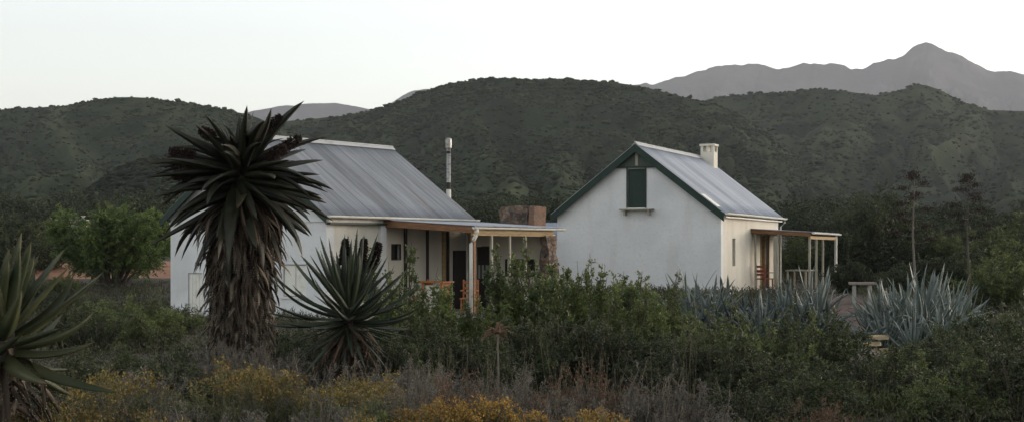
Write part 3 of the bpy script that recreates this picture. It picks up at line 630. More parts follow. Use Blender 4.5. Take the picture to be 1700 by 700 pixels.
# stone fireplace stack behind the end wall, and the stone buttress
def rubble(name, poly, y0, y1, m, parent, seed=1, sub=.16, amp=.035, label=None):
    xs = [p[0] for p in poly]; zs = [p[1] for p in poly]; z0, z1 = min(zs), max(zs)
    lo = lambda z: np.interp(z, [z0,z1], [min(p[0] for p in poly if p[1]==z0), min(p[0] for p in poly if p[1]==z1)])
    hi = lambda z: np.interp(z, [z0,z1], [max(p[0] for p in poly if p[1]==z0), max(p[0] for p in poly if p[1]==z1)])
    nz = max(2, int((z1-z0)/sub)); nx = max(2, int((max(xs)-min(xs))/sub)); ny = max(2, int((y1-y0)/sub)); rgl = np.random.default_rng(seed)
    per = 2*(nx+ny); V = []
    for k in range(nz+1):
        z = z0+(z1-z0)*k/nz; a, b = lo(z), hi(z)
        loop = [(a+(b-a)*i/nx, y0) for i in range(nx)]+[(b, y0+(y1-y0)*i/ny) for i in range(ny)]+[(b-(b-a)*i/nx, y1) for i in range(nx)]+[(a, y1-(y1-y0)*i/ny) for i in range(ny)]
        for (x, y) in loop:
            j = rgl.normal(size=3)*amp; V.append((x+j[0], y+j[1], z+j[2]*(.8 if 0<k<nz else .5)))
    Fs = [(k*per+i, k*per+(i+1)%per, (k+1)*per+(i+1)%per, (k+1)*per+i) for k in range(nz) for i in range(per)]
    Fs.append(tuple(nz*per+i for i in range(per)))
    mb = MB(); mb.add(V, Fs); o = mb.build(name, m, parent)
    if label: o['label'] = label
    return o
rubble('chimney', [(1.00,-.3),(2.05,-.3),(2.05,3.14),(1.00,3.14)], 6.30, 7.0, M['stone'], main, 4, amp=.02)
rubble('brick_pier', [(2.06,-.3),(2.26,-.3),(2.26,3.12),(2.06,3.12)], 6.32, 6.9, M['brick'], main, 5, amp=.006)
rubble('buttress', [(2.98,-.3),(3.44,-.3),(3.16,2.27),(2.98,2.27)], 5.62, 6.1, M['stone'], main, 6, amp=.03)

# veranda furniture
def local(root, x, y, z=0):
    a = root.rotation_euler[2]; p = root.location
    return (p[0]+cos(a)*x-sin(a)*y, p[1]+sin(a)*x+cos(a)*y, p[2]+z)
def chair(loc, rz, m, label, s=1.0):
    c = tag(empty('chair', loc, rz), label, 'chair')
    MB().box(-.24,.24,-.23,.23,.42,.46).build('seat', m, c, .008)
    for x in (-.22,.18):
        for y in (-.21,.17):
            MB().box(x,x+.04,y,y+.04,0,(.42 if y < 0 else .95)).build('leg', m, c, .004)
    mb = MB(); [mb.box(-.18,.18,.18,.205,z,z+.07) for z in (.55,.68,.83)]; mb.build('backrest', m, c, .004)
    for x in (-.225,.185): MB().box(x,x+.04,-.22,.17,.64,.67).build('armrest', m, c, .004)
    return c
cb = tag(empty('cabinet', local(main, 1.62, 2.62, .10), ang), 'orange brown timber cabinet with a pale front panel in the left cottage veranda', 'cabinet')
mb = MB()
for b in ((-.36,-.28,0,.86),(.28,.36,0,.86)): mb.box(b[0],b[1],-.2,.2,b[2],b[3])
mb.build('frame', M['timber_orange'], cb, .006); MB().box(-.42,.42,-.25,.25,.862,.91).build('top', M['timber_orange'], cb, .006)
MB().box(-.28,.28,-.17,-.14,.08,.80).build('door', M['plaster_grey'], cb); MB().box(-.28,.28,-.14,.18,.03,.07).build('shelf', M['timber_orange'], cb)
chair(local(main, 2.35, 3.15, .10), ang+.5, M['timber_orange'], 'orange timber armchair standing beside the cabinet under the left veranda')
chair(local(main, .75, 3.0, .10), ang-.9, M['timber_orange'], 'orange timber armchair by the white wall under the left veranda')

# ---- second cottage (right)
ang2 = -math.asin(.4); DR = 47.0; g1 = .39
cot = tag(empty('cottage', (.1446*DR, DR, g1), ang2), 'smaller white cottage on the right with green gable shutter and square white chimney', 'cottage')
Wd, L, EV, AP = 5.73, 8.04, 2.70, 4.90
rf2, ze, za = gable_cottage(cot, Wd, L, EV, AP, {'gable_open': [(-3.2,-2.58,2.88,4.17)]}, .24, .16, M['iron_new'], barge_h=.26, side_open=[(1.41,1.80,.945,1.87),(5.3,6.5,.1,2.0)], side_mat=M['plaster_warmlit'])
MB().box(-3.18,-2.60,.03,.07,2.90,4.15).build('shutter', M['green_paint'], cot)
mb = MB(); 
for b in ((-3.24,-3.2,2.88,4.2),(-2.58,-2.54,2.88,4.2)): mb.box(b[0],b[1],-.03,.05,b[2],b[3])
mb.build('shutter_frame', M['green_paint'], cot)
sh = MB().box(-3.42,-2.28,-.26,-.004,2.80,2.84).build('shelf', M['timber_grey'], cot)
for x in (-3.28,-2.44): MB().prism([(x,2.62),(x+.05,2.62),(x+.05,2.80),(x,2.80)], -.22, -.004).build('bracket', M['timber_grey'], sh)
MB().box(-3.2,-2.58,-.05,-.004,2.845,2.875).build('sill', M['white_paint'], cot)
hz = 4.25; hw = Wd/2; half = (AP-hz)/((AP-EV)/hw)
gp = MB().prism([(-hw-half,hz),(-hw+half,hz),(-hw,AP)], -.045, -.003).build('gable_panel', mat('faded_green_board', (.06,.075,.06), .8, [(5,(.10,.11,.09),.45,.7,4,(8,1,.5))]), cot)
MB().box(-hw-.05,-hw+.05,-.075,-.047,hz+.02,AP-.12).build('strip', M['timber_grey'], gp)
MB().box(-hw-half-.02,-hw+half+.02,-.085,-.046,hz-.05,hz).build('rail', M['green_paint'], gp)
gutter('gutter', .235, -.2, L+.26, ze, cot, M['white_paint'])
MB().box(.003,.16,0,L,EV-.17,EV-.13).build('eave_board', M['white_paint'], cot)
MB().tube([(.235,L+.1,ze-.05),(.235,L+.1,ze-.16),(.07,L+.1,ze-.32),(.07,L+.1,0)], .03, 10).build('downpipe', M['white_paint'], cot)
sl_ = (AP-EV)/hw
# bright replacement sheet near the front verge
zz = lambda x: za+(-(x+hw))*sl_ if x > -hw else za
sg = MB()
for (x0,x1) in ((-.62,-.08),): sg.hexa([(x0,-.235,zz(x0)+.02),(x1,-.235,zz(x1)+.02),(x1,.26,zz(x1)+.02),(x0,.26,zz(x0)+.02),(x0,-.235,zz(x0)+.028),(x1,-.235,zz(x1)+.028),(x1,.26,zz(x1)+.028),(x0,.26,zz(x0)+.028)])
sg.build('patch_sheet', M['white_paint'], rf2)
# chimney
cx, cy = -2.58, 7.7
mb = MB(); mb.box(cx-.26,cx+.26,cy-.26,cy+.26,4.0,5.20)
for x in (-.26,.16):
    for y in (-.26,.16): mb.box(cx+x,cx+x+.10,cy+y,cy+y+.10,5.20,5.42)
mb.box(cx-.05,cx+.05,cy-.25,cy+.25,5.20,5.42)
ch = mb.build('chimney', M['plaster_warmlit'], rf2); MB().box(cx-.30,cx+.30,cy-.30,cy+.30,5.42,5.50).build('cap', M['plaster_warmlit'], ch, .01)
MB().box(cx-.14,cx+.24,cy-.10,cy+.24,5.19,5.22).build('flue_opening', M['dark_wood'], ch)
# slit window and door on the side wall
w_ = MB()
for b in ((1.41,1.80,.92,.95),(1.41,1.80,1.84,1.87)): w_.box(-.16,-.12,b[0],b[1],b[2],b[3])
w_ = w_.build('window', M['timber_grey'], cot); MB().box(-.19,-.17,1.41,1.80,.945,1.87).build('pane', mat('reflecting_glass', (.06,.065,.065), .15, spec=.5), w_)
d_ = MB().box(-.16,-.12,5.3,6.5,.1,2.0).build('door', M['dark_wood'], cot)
for a in (5.26,5.86,6.5): MB().box(-.115,.03,a,a+.045,.1,2.04).build('door_frame', M['timber_light'], d_)
# veranda
v0 = 3.94; v1 = 8.55; VX = 2.08
slabs('veranda_roof', [corr_slab(0, 2.10, 2.23, v0-.08, v1+.1, VX+.1, .002)], M['iron_new'], cot)
MB().hexa([(.0,v0-.05,2.07),(VX,v0-.05,1.95),(VX,v0,1.95),(.0,v0,2.07),(.0,v0-.05,2.21),(VX,v0-.05,2.085),(VX,v0,2.085),(.0,v0,2.21)]).build('beam', M['timber'], cot, .006)
for y in (5.0,6.1,7.2,8.3): MB().hexa([(.05,y,2.10),(VX,y,1.98),(VX,y+.05,1.98),(.05,y+.05,2.10),(.05,y,2.20),(VX,y,2.07),(VX,y+.05,2.07),(.05,y+.05,2.20)]).build('rafter', M['timber'], cot)
MB().box(VX-.08,VX,v0+.01,v1,1.86,1.97).build('beam', M['timber_light'], cot, .006)
gutter('gutter', VX+.11, v0-.1, v1+.15, 2.08, cot, M['white_paint'], r=.055)
MB().box(.80,.96,v0-.06,v0+.08,-.1,1.96).build('post', M['timber_grey'], cot, .01)
for y in (0,1.1,2.25): MB().box(VX-.075,VX-.005,v0+y-.0,v0+y+.07,0,1.86).build('post', M['timber_grey'], cot, .006)
MB().box(VX-.06,VX+.03,v0+4.5,v0+4.6,0,2.02).build('post', M['white_paint'], cot, .006)
MB().box(.10,.17,v0+.05,v0+.12,0,2.08).build('post', M['timber_grey'], cot, .006)
MB().box(.003,VX+.3,v0-.5,v1+.3,-.45,.04).build('veranda_floor', M['concrete'], cot, .01)
chair(local(cot, .42, 4.15, .04), ang2+2.6, M['red_paint'], 'small red chair on the veranda of the right cottage, against the white wall')
tb = tag(empty('table', local(cot, 1.35, 5.6, .04), ang2), 'plain weathered timber table under the veranda roof of the right cottage', 'table')
MB().box(-.4,.4,-.6,.6,.70,.745).build('tabletop', M['timber_grey'], tb, .006)
for x in (-.35,.29):
    for y in (-.55,.49): MB().box(x,x+.06,y,y+.06,0,.70).build('leg', M['timber_grey'], tb, .004)
# low shed with bluish roof between the cottages
sd = tag(empty('shed', local(cot, -5.75, .35, -.05), ang2-pi/2), 'low white outbuilding with bluish iron roof, half hidden left of the right gable', 'shed')
MB().box(-2.2,0,-1.6,.0,-.3,1.86).build('wall', M['plaster'], sd)
slabs('roof', [corr_slab(0, 1.88, 2.52, -1.7, -.005, .12, -2.25)], M['iron_blue'], sd)
MB().box(.10,.13,-1.7,-.005,1.80,1.87).build('fascia', M['white_paint'], sd)

# stone table
tx, ty = px(1431,40), 40
t_ = tag(empty('stone_table', (tx, ty, h1(tx,ty)-.05), -.2), 'low stone garden table with a thick slab top standing beside the grey agave clump', 'table')
MB().box(-.36,.36,-.25,.25,.61,.68).build('tabletop', M['dry_rock'], t_, .015)
for x in (-.26,.16): MB().box(x,x+.10,-.2,.2,-.1,.60).build('leg', M['concrete'], t_, .015)
# sandstone slabs beside the path
for i in range(4):
    d = 27.6; x = px(1457,d)+random.Random(i).uniform(-.05,.05)
    r_ = random.Random(i+3); a = r_.uniform(-.5,.5)
    o = rubble('stone_slab', [(-.17+a*.1,0),(.17+a*.12,0),(.16+a*.1,.07),(-.15+a*.08,.07)], -.13, .13, M['sand_stone'], None, 20+i, .07, .010)
    o.location = (x+[.0,-.05,.03,.06][i], d-.04*i, h1(x,d)-.02+.40-.125*i+.03); o.rotation_euler = (0,0,r_.uniform(-.4,.4))
    tag(o, ['topmost', 'second from top', 'third from top', 'lowest'][i]+' yellow sandstone slab in the small stack beside the path', 'stone slab', 'sandstone slabs stacked beside the path')
# far left outbuilding
bx, by = px(118,74), 74
sd = tag(empty('outbuilding', (bx, by, h1(bx,by)), .1), 'small beige flat roofed outbuilding behind the bright green tree', 'outbuilding')
MB().box(-.75,.6,0,2,-.9,1.95).build('wall', mat('beige_plaster', (.36,.32,.25), .9, [(2,(.28,.24,.19),.45,.7,4,(1,1,1))]), sd)
MB().box(-.82,.67,-.08,2.08,1.952,2.02).build('roof', M['concrete'], sd)
MB().tube([(.45,.8,2.02),(.45,.8,2.16),(.45,.8,2.22)], [.06,.06,.13], 10).build('vent', M['white_paint'], sd)

# ------------------------------------------------------------------ aloes
def spike_geo(seed, p0, p1, p2, r=.055, stalk=.018):
    """dried raceme: bare stalk p0->p1, club of old flowers p1->p2"""
    rg = np.random.default_rng(seed); p0, p1, p2 = map(np.array, (p0,p1,p2))
    st = tubes(np.stack([p0,(p0+p1)/2+rg.normal(size=3)*.02,p1,p2])[None], np.array([[stalk,stalk*.9,stalk*.8,stalk*.3]]), 6)
    n = 900; t = rg.random(n); ax = unit(p2-p1); c = p1+(p2-p1)*t[:,None]
    rr = r*np.sin(np.clip(t*.9+.1,0,1)*pi)**.5
    o = unit(np.cross(rg.normal(size=(n,3)), ax)); c = c+o*rr[:,None]*rg.uniform(.1,.75,(n,1))
    return join([st, leaves(c, unit(o*.9-ax*.35+rg.normal(size=(n,3))*.2), .045, .018, rg)])
def skirt_geo(seed, n, z0, z1, r0, r1, length, width):
    rg = np.random.default_rng(seed); z = z0+(z1-z0)*rg.random(n)**.9; az = rg.random(n)*2*pi
    rr = np.interp(z, [z0,z1], [r0,r1])*rg.uniform(.45,1.0,n)
    org = np.stack([np.cos(az)*rr*.8, np.sin(az)*rr*.8, z], 1)
    return blades(seed, n, length, width, org, rg.uniform(-.9,-.1,n)-.3, rg.uniform(-1.25,-.5,n), az=az, thick=.22, seg=6, jit=.45, taper=.6, wig=1.1, twist=.7)

# tall aloe
d = 19.0; ax_, ay_ = px(400,d), d; gz = h1(ax_,ay_)
al = tag(empty('aloe', (ax_,ay_,gz), 0), 'tall tree aloe with a thick skirt of dead leaves standing before the left cottage', 'aloe')
rg = np.random.default_rng(101)
top = 2.98-gz
MB().tube([(0,0,-.1),(.02,0,.8),(-.01,.02,1.8),(0,0,top)], [.17,.14,.13,.11], 12).build('trunk', M['bark'], al, smooth=True)
parts = []
n = 34; az = np.arange(n)*2.39996; el = np.linspace(1.25,.65,n)             # young upright leaves
org = np.stack([np.cos(az)*.05, np.sin(az)*.05, top+.05-np.linspace(0,.06,n)], 1)
parts.append(blades(1, n, .56, .17, org, el+rg.normal(size=n)*.16, rg.uniform(-.9,.1,n), az=az, jit=.2))
n = 56; az = np.arange(n)*2.39996+.4; el = np.linspace(.70,-.05,n)
org = np.stack([np.cos(az)*.09, np.sin(az)*.09, top-.04-np.linspace(0,.20,n)], 1)
parts.append(blades(2, n, 1.05, .19, org, el+rg.normal(size=n)*.22, rg.uniform(-.95,.05,n), az=az, jit=.22, taper=.6, thick=.46, wig=.35, twist=.5))
n = 52; az = np.arange(n)*2.39996+.9; el = np.linspace(.02,-.8,n)
org = np.stack([np.cos(az)*.12, np.sin(az)*.12, top-.24-np.linspace(0,.34,n)], 1)
parts.append(blades(3, n, 1.05, .19, org, el+rg.normal(size=n)*.22, rg.uniform(-.85,.0,n), az=az, jit=.24, taper=.6, thick=.46, wig=.35, twist=.5))
V, Q, T = join(parts); npmesh('leaves', V, Q, M['aloe'], al, T)
V, Q, T = join([skirt_geo(4, 620, .15, top-.62, .42, .44, .40, .075), skirt_geo(5, 460, .35, top-.55, .41, .42, .30, .055)]); npmesh('dead_leaves', V, Q, M['dead'], al, T)
V, Q, T = skirt_geo(6, 90, top-.95, top-.45, .40, .30, .58, .10); npmesh('withered_leaves', V, Q, M['dead_red'], al, T)
for i, (q0, q1, q2) in enumerate([((0,0,0),(.33,-.05,.36),(.55,-.1,.60)), ((.05,0,-.02),(.45,.0,.10),(.80,-.05,.33)), ((.05,0,-.02),(.40,-.3,.02),(.66,-.4,.18)),
                                  ((-.05,0,0),(-.32,-.1,.30),(-.52,-.15,.42)), ((-.05,0,-.05),(-.62,.0,-.02),(-.98,.05,.03)), ((-.05,0,-.05),(-.55,-.3,.05),(-.86,-.4,.12)), ((-.02,0,-.1),(-.55,-.2,-.16),(-.85,-.3,-.2))]):
    f = lambda q: (q[0], q[1], top+q[2])
    V, Q, T = spike_geo(30+i, f(q0), f(q1), f(q2), .085); npmesh('flower_spike', V, Q, M['spike'], al, T)

# middle aloe
d = 17.0; ax_, ay_ = px(578,d), d; gz = h1(ax_,ay_)
al = tag(empty('aloe', (ax_,ay_,gz), 0), 'dark green aloe with slim upcurved leaves between the tall aloe and the veranda', 'aloe')
top = 1.16-gz; rg = np.random.default_rng(102)
MB().tube([(0,0,-.1),(.02,0,.5),(0,0,top)], [.11,.09,.08], 10).build('trunk', M['bark'], al, smooth=True)
parts = []
n = 38; az = np.arange(n)*2.39996; el = np.linspace(1.5,.75,n)
org = np.stack([np.cos(az)*.05, np.sin(az)*.05, top+.04-np.linspace(0,.08,n)], 1)
parts.append(blades(11, n, .78, .10, org, el+rg.normal(size=n)*.09, rg.uniform(-.15,.40,n), az=az, jit=.18, thick=.4, taper=.6, wig=.25, twist=.4))
n = 40; az = np.arange(n)*2.39996+.4; el = np.linspace(.60,-.25,n)
org = np.stack([np.cos(az)*.08, np.sin(az)*.08, top-.06-np.linspace(0,.16,n)], 1)
parts.append(blades(12, n, .84, .10, org, el+rg.normal(size=n)*.10, rg.uniform(.2,.95,n), az=az, jit=.2, thick=.4, taper=.6, wig=.3, twist=.4))
n = 26; az = np.arange(n)*2.39996+1.2; el = np.linspace(-.2,-.8,n)
org = np.stack([np.cos(az)*.08, np.sin(az)*.08, top-.2-np.linspace(0,.12,n)], 1)
parts.append(blades(13, n, .66, .07, org, el, rg.uniform(-.3,.3,n), az=az, jit=.2))
V, Q, T = join(parts); npmesh('leaves', V, Q, M['aloe_dark'], al, T)
V, Q, T = skirt_geo(14, 150, .10, top-.15, .17, .15, .40, .055); npmesh('dead_leaves', V, Q, M['dead_red'], al, T)
for i, (q1, q2) in enumerate([((-.06,-.05,.50),(-.02,-.05,.80)), ((.16,0,.50),(.19,0,.80)), ((.28,.1,.45),(.36,.1,.76))]):
    V, Q, T = spike_geo(40+i, (0,0,top), (q1[0],q1[1],top+q1[2]), (q2[0],q2[1],top+q2[2]), .034, .012); npmesh('flower_spike', V, Q, M['spike'], al, T)

# left edge aloe
d = 10.5; ax_, ay_ = px(2,d), d; gz = h1(ax_,ay_)
al = tag(empty('aloe', (ax_,ay_,gz), 0), 'thick leaved yellow green aloe cut by the left edge of the picture', 'aloe')
top = 1.27-gz; rg = np.random.default_rng(103)
MB().tube([(0,0,-.1),(.02,0,.5),(0,0,top)], [.12,.10,.09], 10).build('trunk', M['bark'], al, smooth=True)
parts = []
n = 26; az = np.arange(n)*2.39996; el = np.linspace(1.35,.8,n)
org = np.stack([np.cos(az)*.06, np.sin(az)*.06, top+.04-np.linspace(0,.1,n)], 1)
parts.append(blades(21, n, .60, .145, org, el+rg.normal(size=n)*.1, rg.uniform(-.1,.25,n), az=az, jit=.12, thick=.34, taper=.6, wig=.3, twist=.4))
n = 30; az = np.arange(n)*2.39996+.4; el = np.linspace(.75,-.55,n)
org = np.stack([np.cos(az)*.1, np.sin(az)*.1, top-.08-np.linspace(0,.2,n)], 1)
parts.append(blades(22, n, .68, .15, org, el+rg.normal(size=n)*.16, rg.uniform(.0,.9,n), az=az, jit=.22, thick=.34, taper=.6, wig=.35, twist=.4))
V, Q, T = join(parts); npmesh('leaves', V, Q, M['aloe_yellow'], al, T)
V, Q, T = skirt_geo(23, 90, .15, top-.15, .2, .18, .42, .07); npmesh('dead_leaves', V, Q, M['dead'], al, T)

# ------------------------------------------------------------------ agaves
def agave_mesh(seed, n, length, width, upright, m, bend, pb=.3, cv=.25):
    rg = np.random.default_rng(seed); az = np.arange(n)*2.39996+seed
    el = np.linspace(1.45, upright, n)+rg.normal(size=n)*.1; cu = rg.uniform(-cv,cv,n)-bend*(rg.random(n) < pb)*rg.random(n)
    org = np.stack([np.cos(az)*.06, np.sin(az)*.06, .12-np.linspace(0,.1,n)], 1)
    V, Q, T = blades(seed, n, length, width, org, el, cu, az=az, jit=.3, taper=.5, thick=.24, wig=.35, twist=.5)
    return npmesh('agave', V, Q, m, tint=T, link=False)
AG = [agave_mesh(60+i, 56, 1.0, .10, .15, M['agave'], 3.2, .5, .5) for i in range(4)]
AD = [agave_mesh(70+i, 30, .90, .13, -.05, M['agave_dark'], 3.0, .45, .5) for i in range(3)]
def put(me, name, x, y, s, rz, label, cat, group=None, zs=1):
    o = bpy.data.objects.new(name, me); C.objects.link(o); o.location = (x, y, h1(x,y)-.02); o.rotation_euler = (0,0,rz); o.scale = (s,s,s*zs)
    return tag(o, label, cat, group)
big = [(1450,30.5,1.0,'leftmost grey green agave of the big clump, beside the stone table'),(1478,29.5,1.0,'grey green agave second from the left in the big clump'),(1505,30.3,1.12,'tall grey green agave left of the middle of the big clump'),
       (1530,29.2,1.1,'grey green agave in the middle front of the big clump'),(1555,30.6,1.12,'tall pale agave right of the middle of the big clump'),(1580,29.6,.95,'grey green agave near the right end of the big clump'),(1608,30.4,.85,'rightmost and lowest agave of the big clump with spread leaves'),
       (1492,31.8,1.15,'back row agave on the left of the big clump'),(1545,32.0,1.2,'back row agave under the left flower stalk'),(1588,31.8,1.0,'back row agave near the right flower stalk'),(1465,28.6,.75,'small agave at the front left foot of the big clump'),(1515,28.2,.8,'small agave at the front foot of the big clump'),(1562,28.4,.7,'small agave at the front right foot of the big clump')]
for i, (p, d, s, lb) in enumerate(big): put(AG[i%4], 'agave', px(1530+(p-1530)*.88,d), d, s*1.06, i*1.3, lb, 'agave', 'agaves in the big clump on the right')
dark = [(1118,34,.95,'small dark agave at the left end of the row below the right cottage'),(1148,33.5,1.18,'broad leaved dark agave before the right cottage corner'),(1180,33,1.08,'large dark blue agave with bent leaves at the right cottage corner'),(1205,34.5,1.08,'dark agave with pointed upright leaves beside the warm lit side wall'),
        (1240,34,.85,'dark agave below the slit window of the right cottage'),(1268,33,.8,'dark low agave under the left end of the right veranda'),(1300,33.5,.95,'dark agave before the thick veranda post'),(1328,32.5,1.0,'dark agave under the middle of the right veranda'),(1355,33.8,1.15,'tall blue agave before the corner posts of the right veranda'),
        (1325,30.5,.8,'small front agave below the right veranda, left of the path'),(1195,31,.8,'small front agave below the warm lit side wall'),
        (1228,31.2,.85,'front row dark agave below the slit window'),(1260,30.8,.8,'front row dark agave below the red chair'),(1292,31,.9,'front row dark agave below the thick veranda post'),(1352,30.2,.85,'front row dark agave nearest the path'),(1376,31.6,.8,'dark agave on the left lip of the path'),
        (1158,31.5,.85,'front row dark agave at the left end of the row'),(1375,28.6,.6,'pale small agave standing low beside the rocks'),(1312,35.5,.95,'back row agave under the veranda roof edge')]
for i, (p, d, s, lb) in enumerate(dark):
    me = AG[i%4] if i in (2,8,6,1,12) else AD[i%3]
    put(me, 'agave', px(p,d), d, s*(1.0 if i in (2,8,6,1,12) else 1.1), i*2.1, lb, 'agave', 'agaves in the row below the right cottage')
# flower stalks
def stalk(p, d, h, label, seed):
    rg = np.random.default_rng(seed); x = px(p,d); z0 = h1(x,d)
    o = tag(empty('agave_flower_stalk', (x,d,z0), 0), label, 'flower stalk')
    P = np.array([[0,0,0],[.03,0,h*.3],[-.02,.02,h*.6],[.02,0,h]])
    V, Q, T = tubes(P[None], np.array([[.038,.032,.025,.012]]), 8); npmesh('stem', V, Q, M['twig_grey'] if seed % 2 else M['bark'], o)
    br, cl = [], []
    for k in range(13):
        z = h*(.55+.45*(k/12)**.9); a = k*2.4+rg.random(); r = .50*(1-.75*(k/12)**1.5)*rg.uniform(.75,1.15)
        tip = np.array([cos(a)*r, sin(a)*r, z+.06]); br.append(tubes(np.array([[[0,0,z-.05],[cos(a)*r*.6,sin(a)*r*.6,z-.02],tip]]), np.array([[.012,.010,.008]]), 4))
        n = 200; c = tip+rg.normal(size=(n,3))*np.array([.10,.10,.035])
        cl.append(leaves(c, unit(rg.normal(size=(n,3))+np.array([0,0,1.])), .05, .018, rg))
    n = 120; c = np.array([.02,0,h])+rg.normal(size=(n,3))*np.array([.10,.10,.035]); cl.append(leaves(c, unit(rg.normal(size=(n,3))+np.array([0,0,1.])), .05, .018, rg))
    V, Q, T = join(br); npmesh('branches', V, Q, M['bark'], o); V, Q, T = join(cl); npmesh('seed_heads', V, Q, M['spike'], o, T)
stalk(1517, 36, 3.62, 'taller dark agave flower stalk with flat seed heads, left of the pair', 3)
stalk(1607, 37, 3.5, 'paler agave flower stalk with flat seed heads, right of the pair', 4)

# ------------------------------------------------------------------ shrubs and trees
kinds = {}
def proto(kind, fm, bm, variants, flowers=None, names=('foliage','branches'), **kw):
    L_ = []
    for v in range(variants):
        fo, br, tip, B = plant_geo(hash_(kind)+v*13, **kw)
        a = npmesh(names[0], *fo[:2], M[fm], tint=fo[2], link=False); b = npmesh(names[1], *br[:2], M[bm], link=False); c = None
        if flowers:
            fl = flowers_geo(v+hash_(kind), np.concatenate([tip, B]), flowers[1], flowers[2], flowers[3], flowers[4]); c = npmesh('flowers', *fl[:2], M[flowers[0]], tint=fl[2], link=False)
        L_.append((a,b,c))
    kinds[kind] = L_
def hash_(s): return sum(ord(c)*(i+3) for i, c in enumerate(s)) % 9973
def plant(kind, x, y, s, label, cat='shrub', name='shrub', group=None, rz=None, zs=1, v=None):
    L_ = kinds[kind]; i = int(abs(x*7.3+y*3.1)) if v is None else v; a, b, c = L_[i % len(L_)]
    root = empty(name, (x, y, h1(x,y)-.03), (x*12.7+y*5.3) % 6.28 if rz is None else rz); root.scale = (s,s,s*zs)
    tag(root, label, cat, group)
    for me, nm in ((a,'foliage'),(b,'branches'),(c,'flowers')):
        if me is None: continue
        o = bpy.data.objects.new(nm, me); C.objects.link(o); o.parent = root
    return root
proto('spek', 'spek', 'twig', 4, K=150, h=1.92, r=.80, twigs=22, twl=.115, nl=13, l=.038, w=.023, up=.85, low=.15, flat=.30, base=.3, wob=.035, leaders=14)
proto('olive', 'olive', 'twig', 4, leaders=9, K=70, h=1.3, r=.85, twigs=22, twl=.20, nl=15, l=.042, w=.018, up=.45, low=.15, flat=.5, base=.2, wob=.07)
proto('dark', 'darkleaf', 'twig', 4, K=50, h=1.25, r=.9, twigs=22, twl=.20, nl=16, l=.042, w=.020, up=.45, low=.12, flat=.5, base=.2, wob=.07)
proto('grey', 'greyleaf', 'twig_grey', 3, leaders=14, K=84, h=.98, r=.65, twigs=18, twl=.15, nl=10, l=.026, w=.009, up=.5, low=.15, flat=.5, base=.12, srad=.007, wob=.09)
proto('scrubgreen', 'olive', 'twig', 2, leaders=9, K=60, h=.85, r=.6, twigs=16, twl=.13, nl=11, l=.034, w=.014, up=.6, low=.15, flat=.45, base=.12, srad=.007, wob=.07)
proto('yellow', 'yellowleaf', 'twig_grey', 3, flowers=('flower_dull',.14,7,.026,.035), K=56, h=.85, r=.55, twigs=15, twl=.13, nl=11, l=.030, w=.009, up=.75, low=.25, flat=.4, base=.12, srad=.006, wob=.06)
proto('flowering', 'yellowleaf', 'twig_grey', 3, flowers=('flower',.17,10,.026,.030), K=60, h=.75, r=.55, twigs=15, twl=.12, nl=10, l=.028, w=.009, up=.75, low=.25, flat=.35, base=.12, srad=.006, wob=.06)
proto('red', 'redleaf', 'twig', 2, K=50, h=.85, r=.6, twigs=15, twl=.14, nl=9, l=.028, w=.010, up=.5, low=.2, flat=.45, base=.12, srad=.007, wob=.09)
proto('tree', 'treeleaf', 'bark', 1, K=46, h=3.1, r=1.8, twigs=52, twl=.50, nl=28, l=.085, w=.036, up=.15, low=.42, flat=.35, base=.12, srad=.030, wob=.05, droop=.25)
proto('thicket', 'olive', 'bark', 3, K=40, h=2.4, r=1.5, twigs=30, twl=.42, nl=20, l=.085, w=.035, up=.4, low=.12, flat=.5, base=.35, srad=.02, wob=.06)
proto('thicket_dark', 'darkleaf', 'bark', 3, K=44, h=2.6, r=1.5, twigs=32, twl=.42, nl=20, l=.085, w=.036, up=.4, low=.10, flat=.5, base=.35, srad=.02, wob=.06)

# bright tree left of the cottage
plant('tree', px(190,55), 55, 1.34, 'bright green round tree left of the left cottage', 'tree', 'tree', v=0, zs=.90)
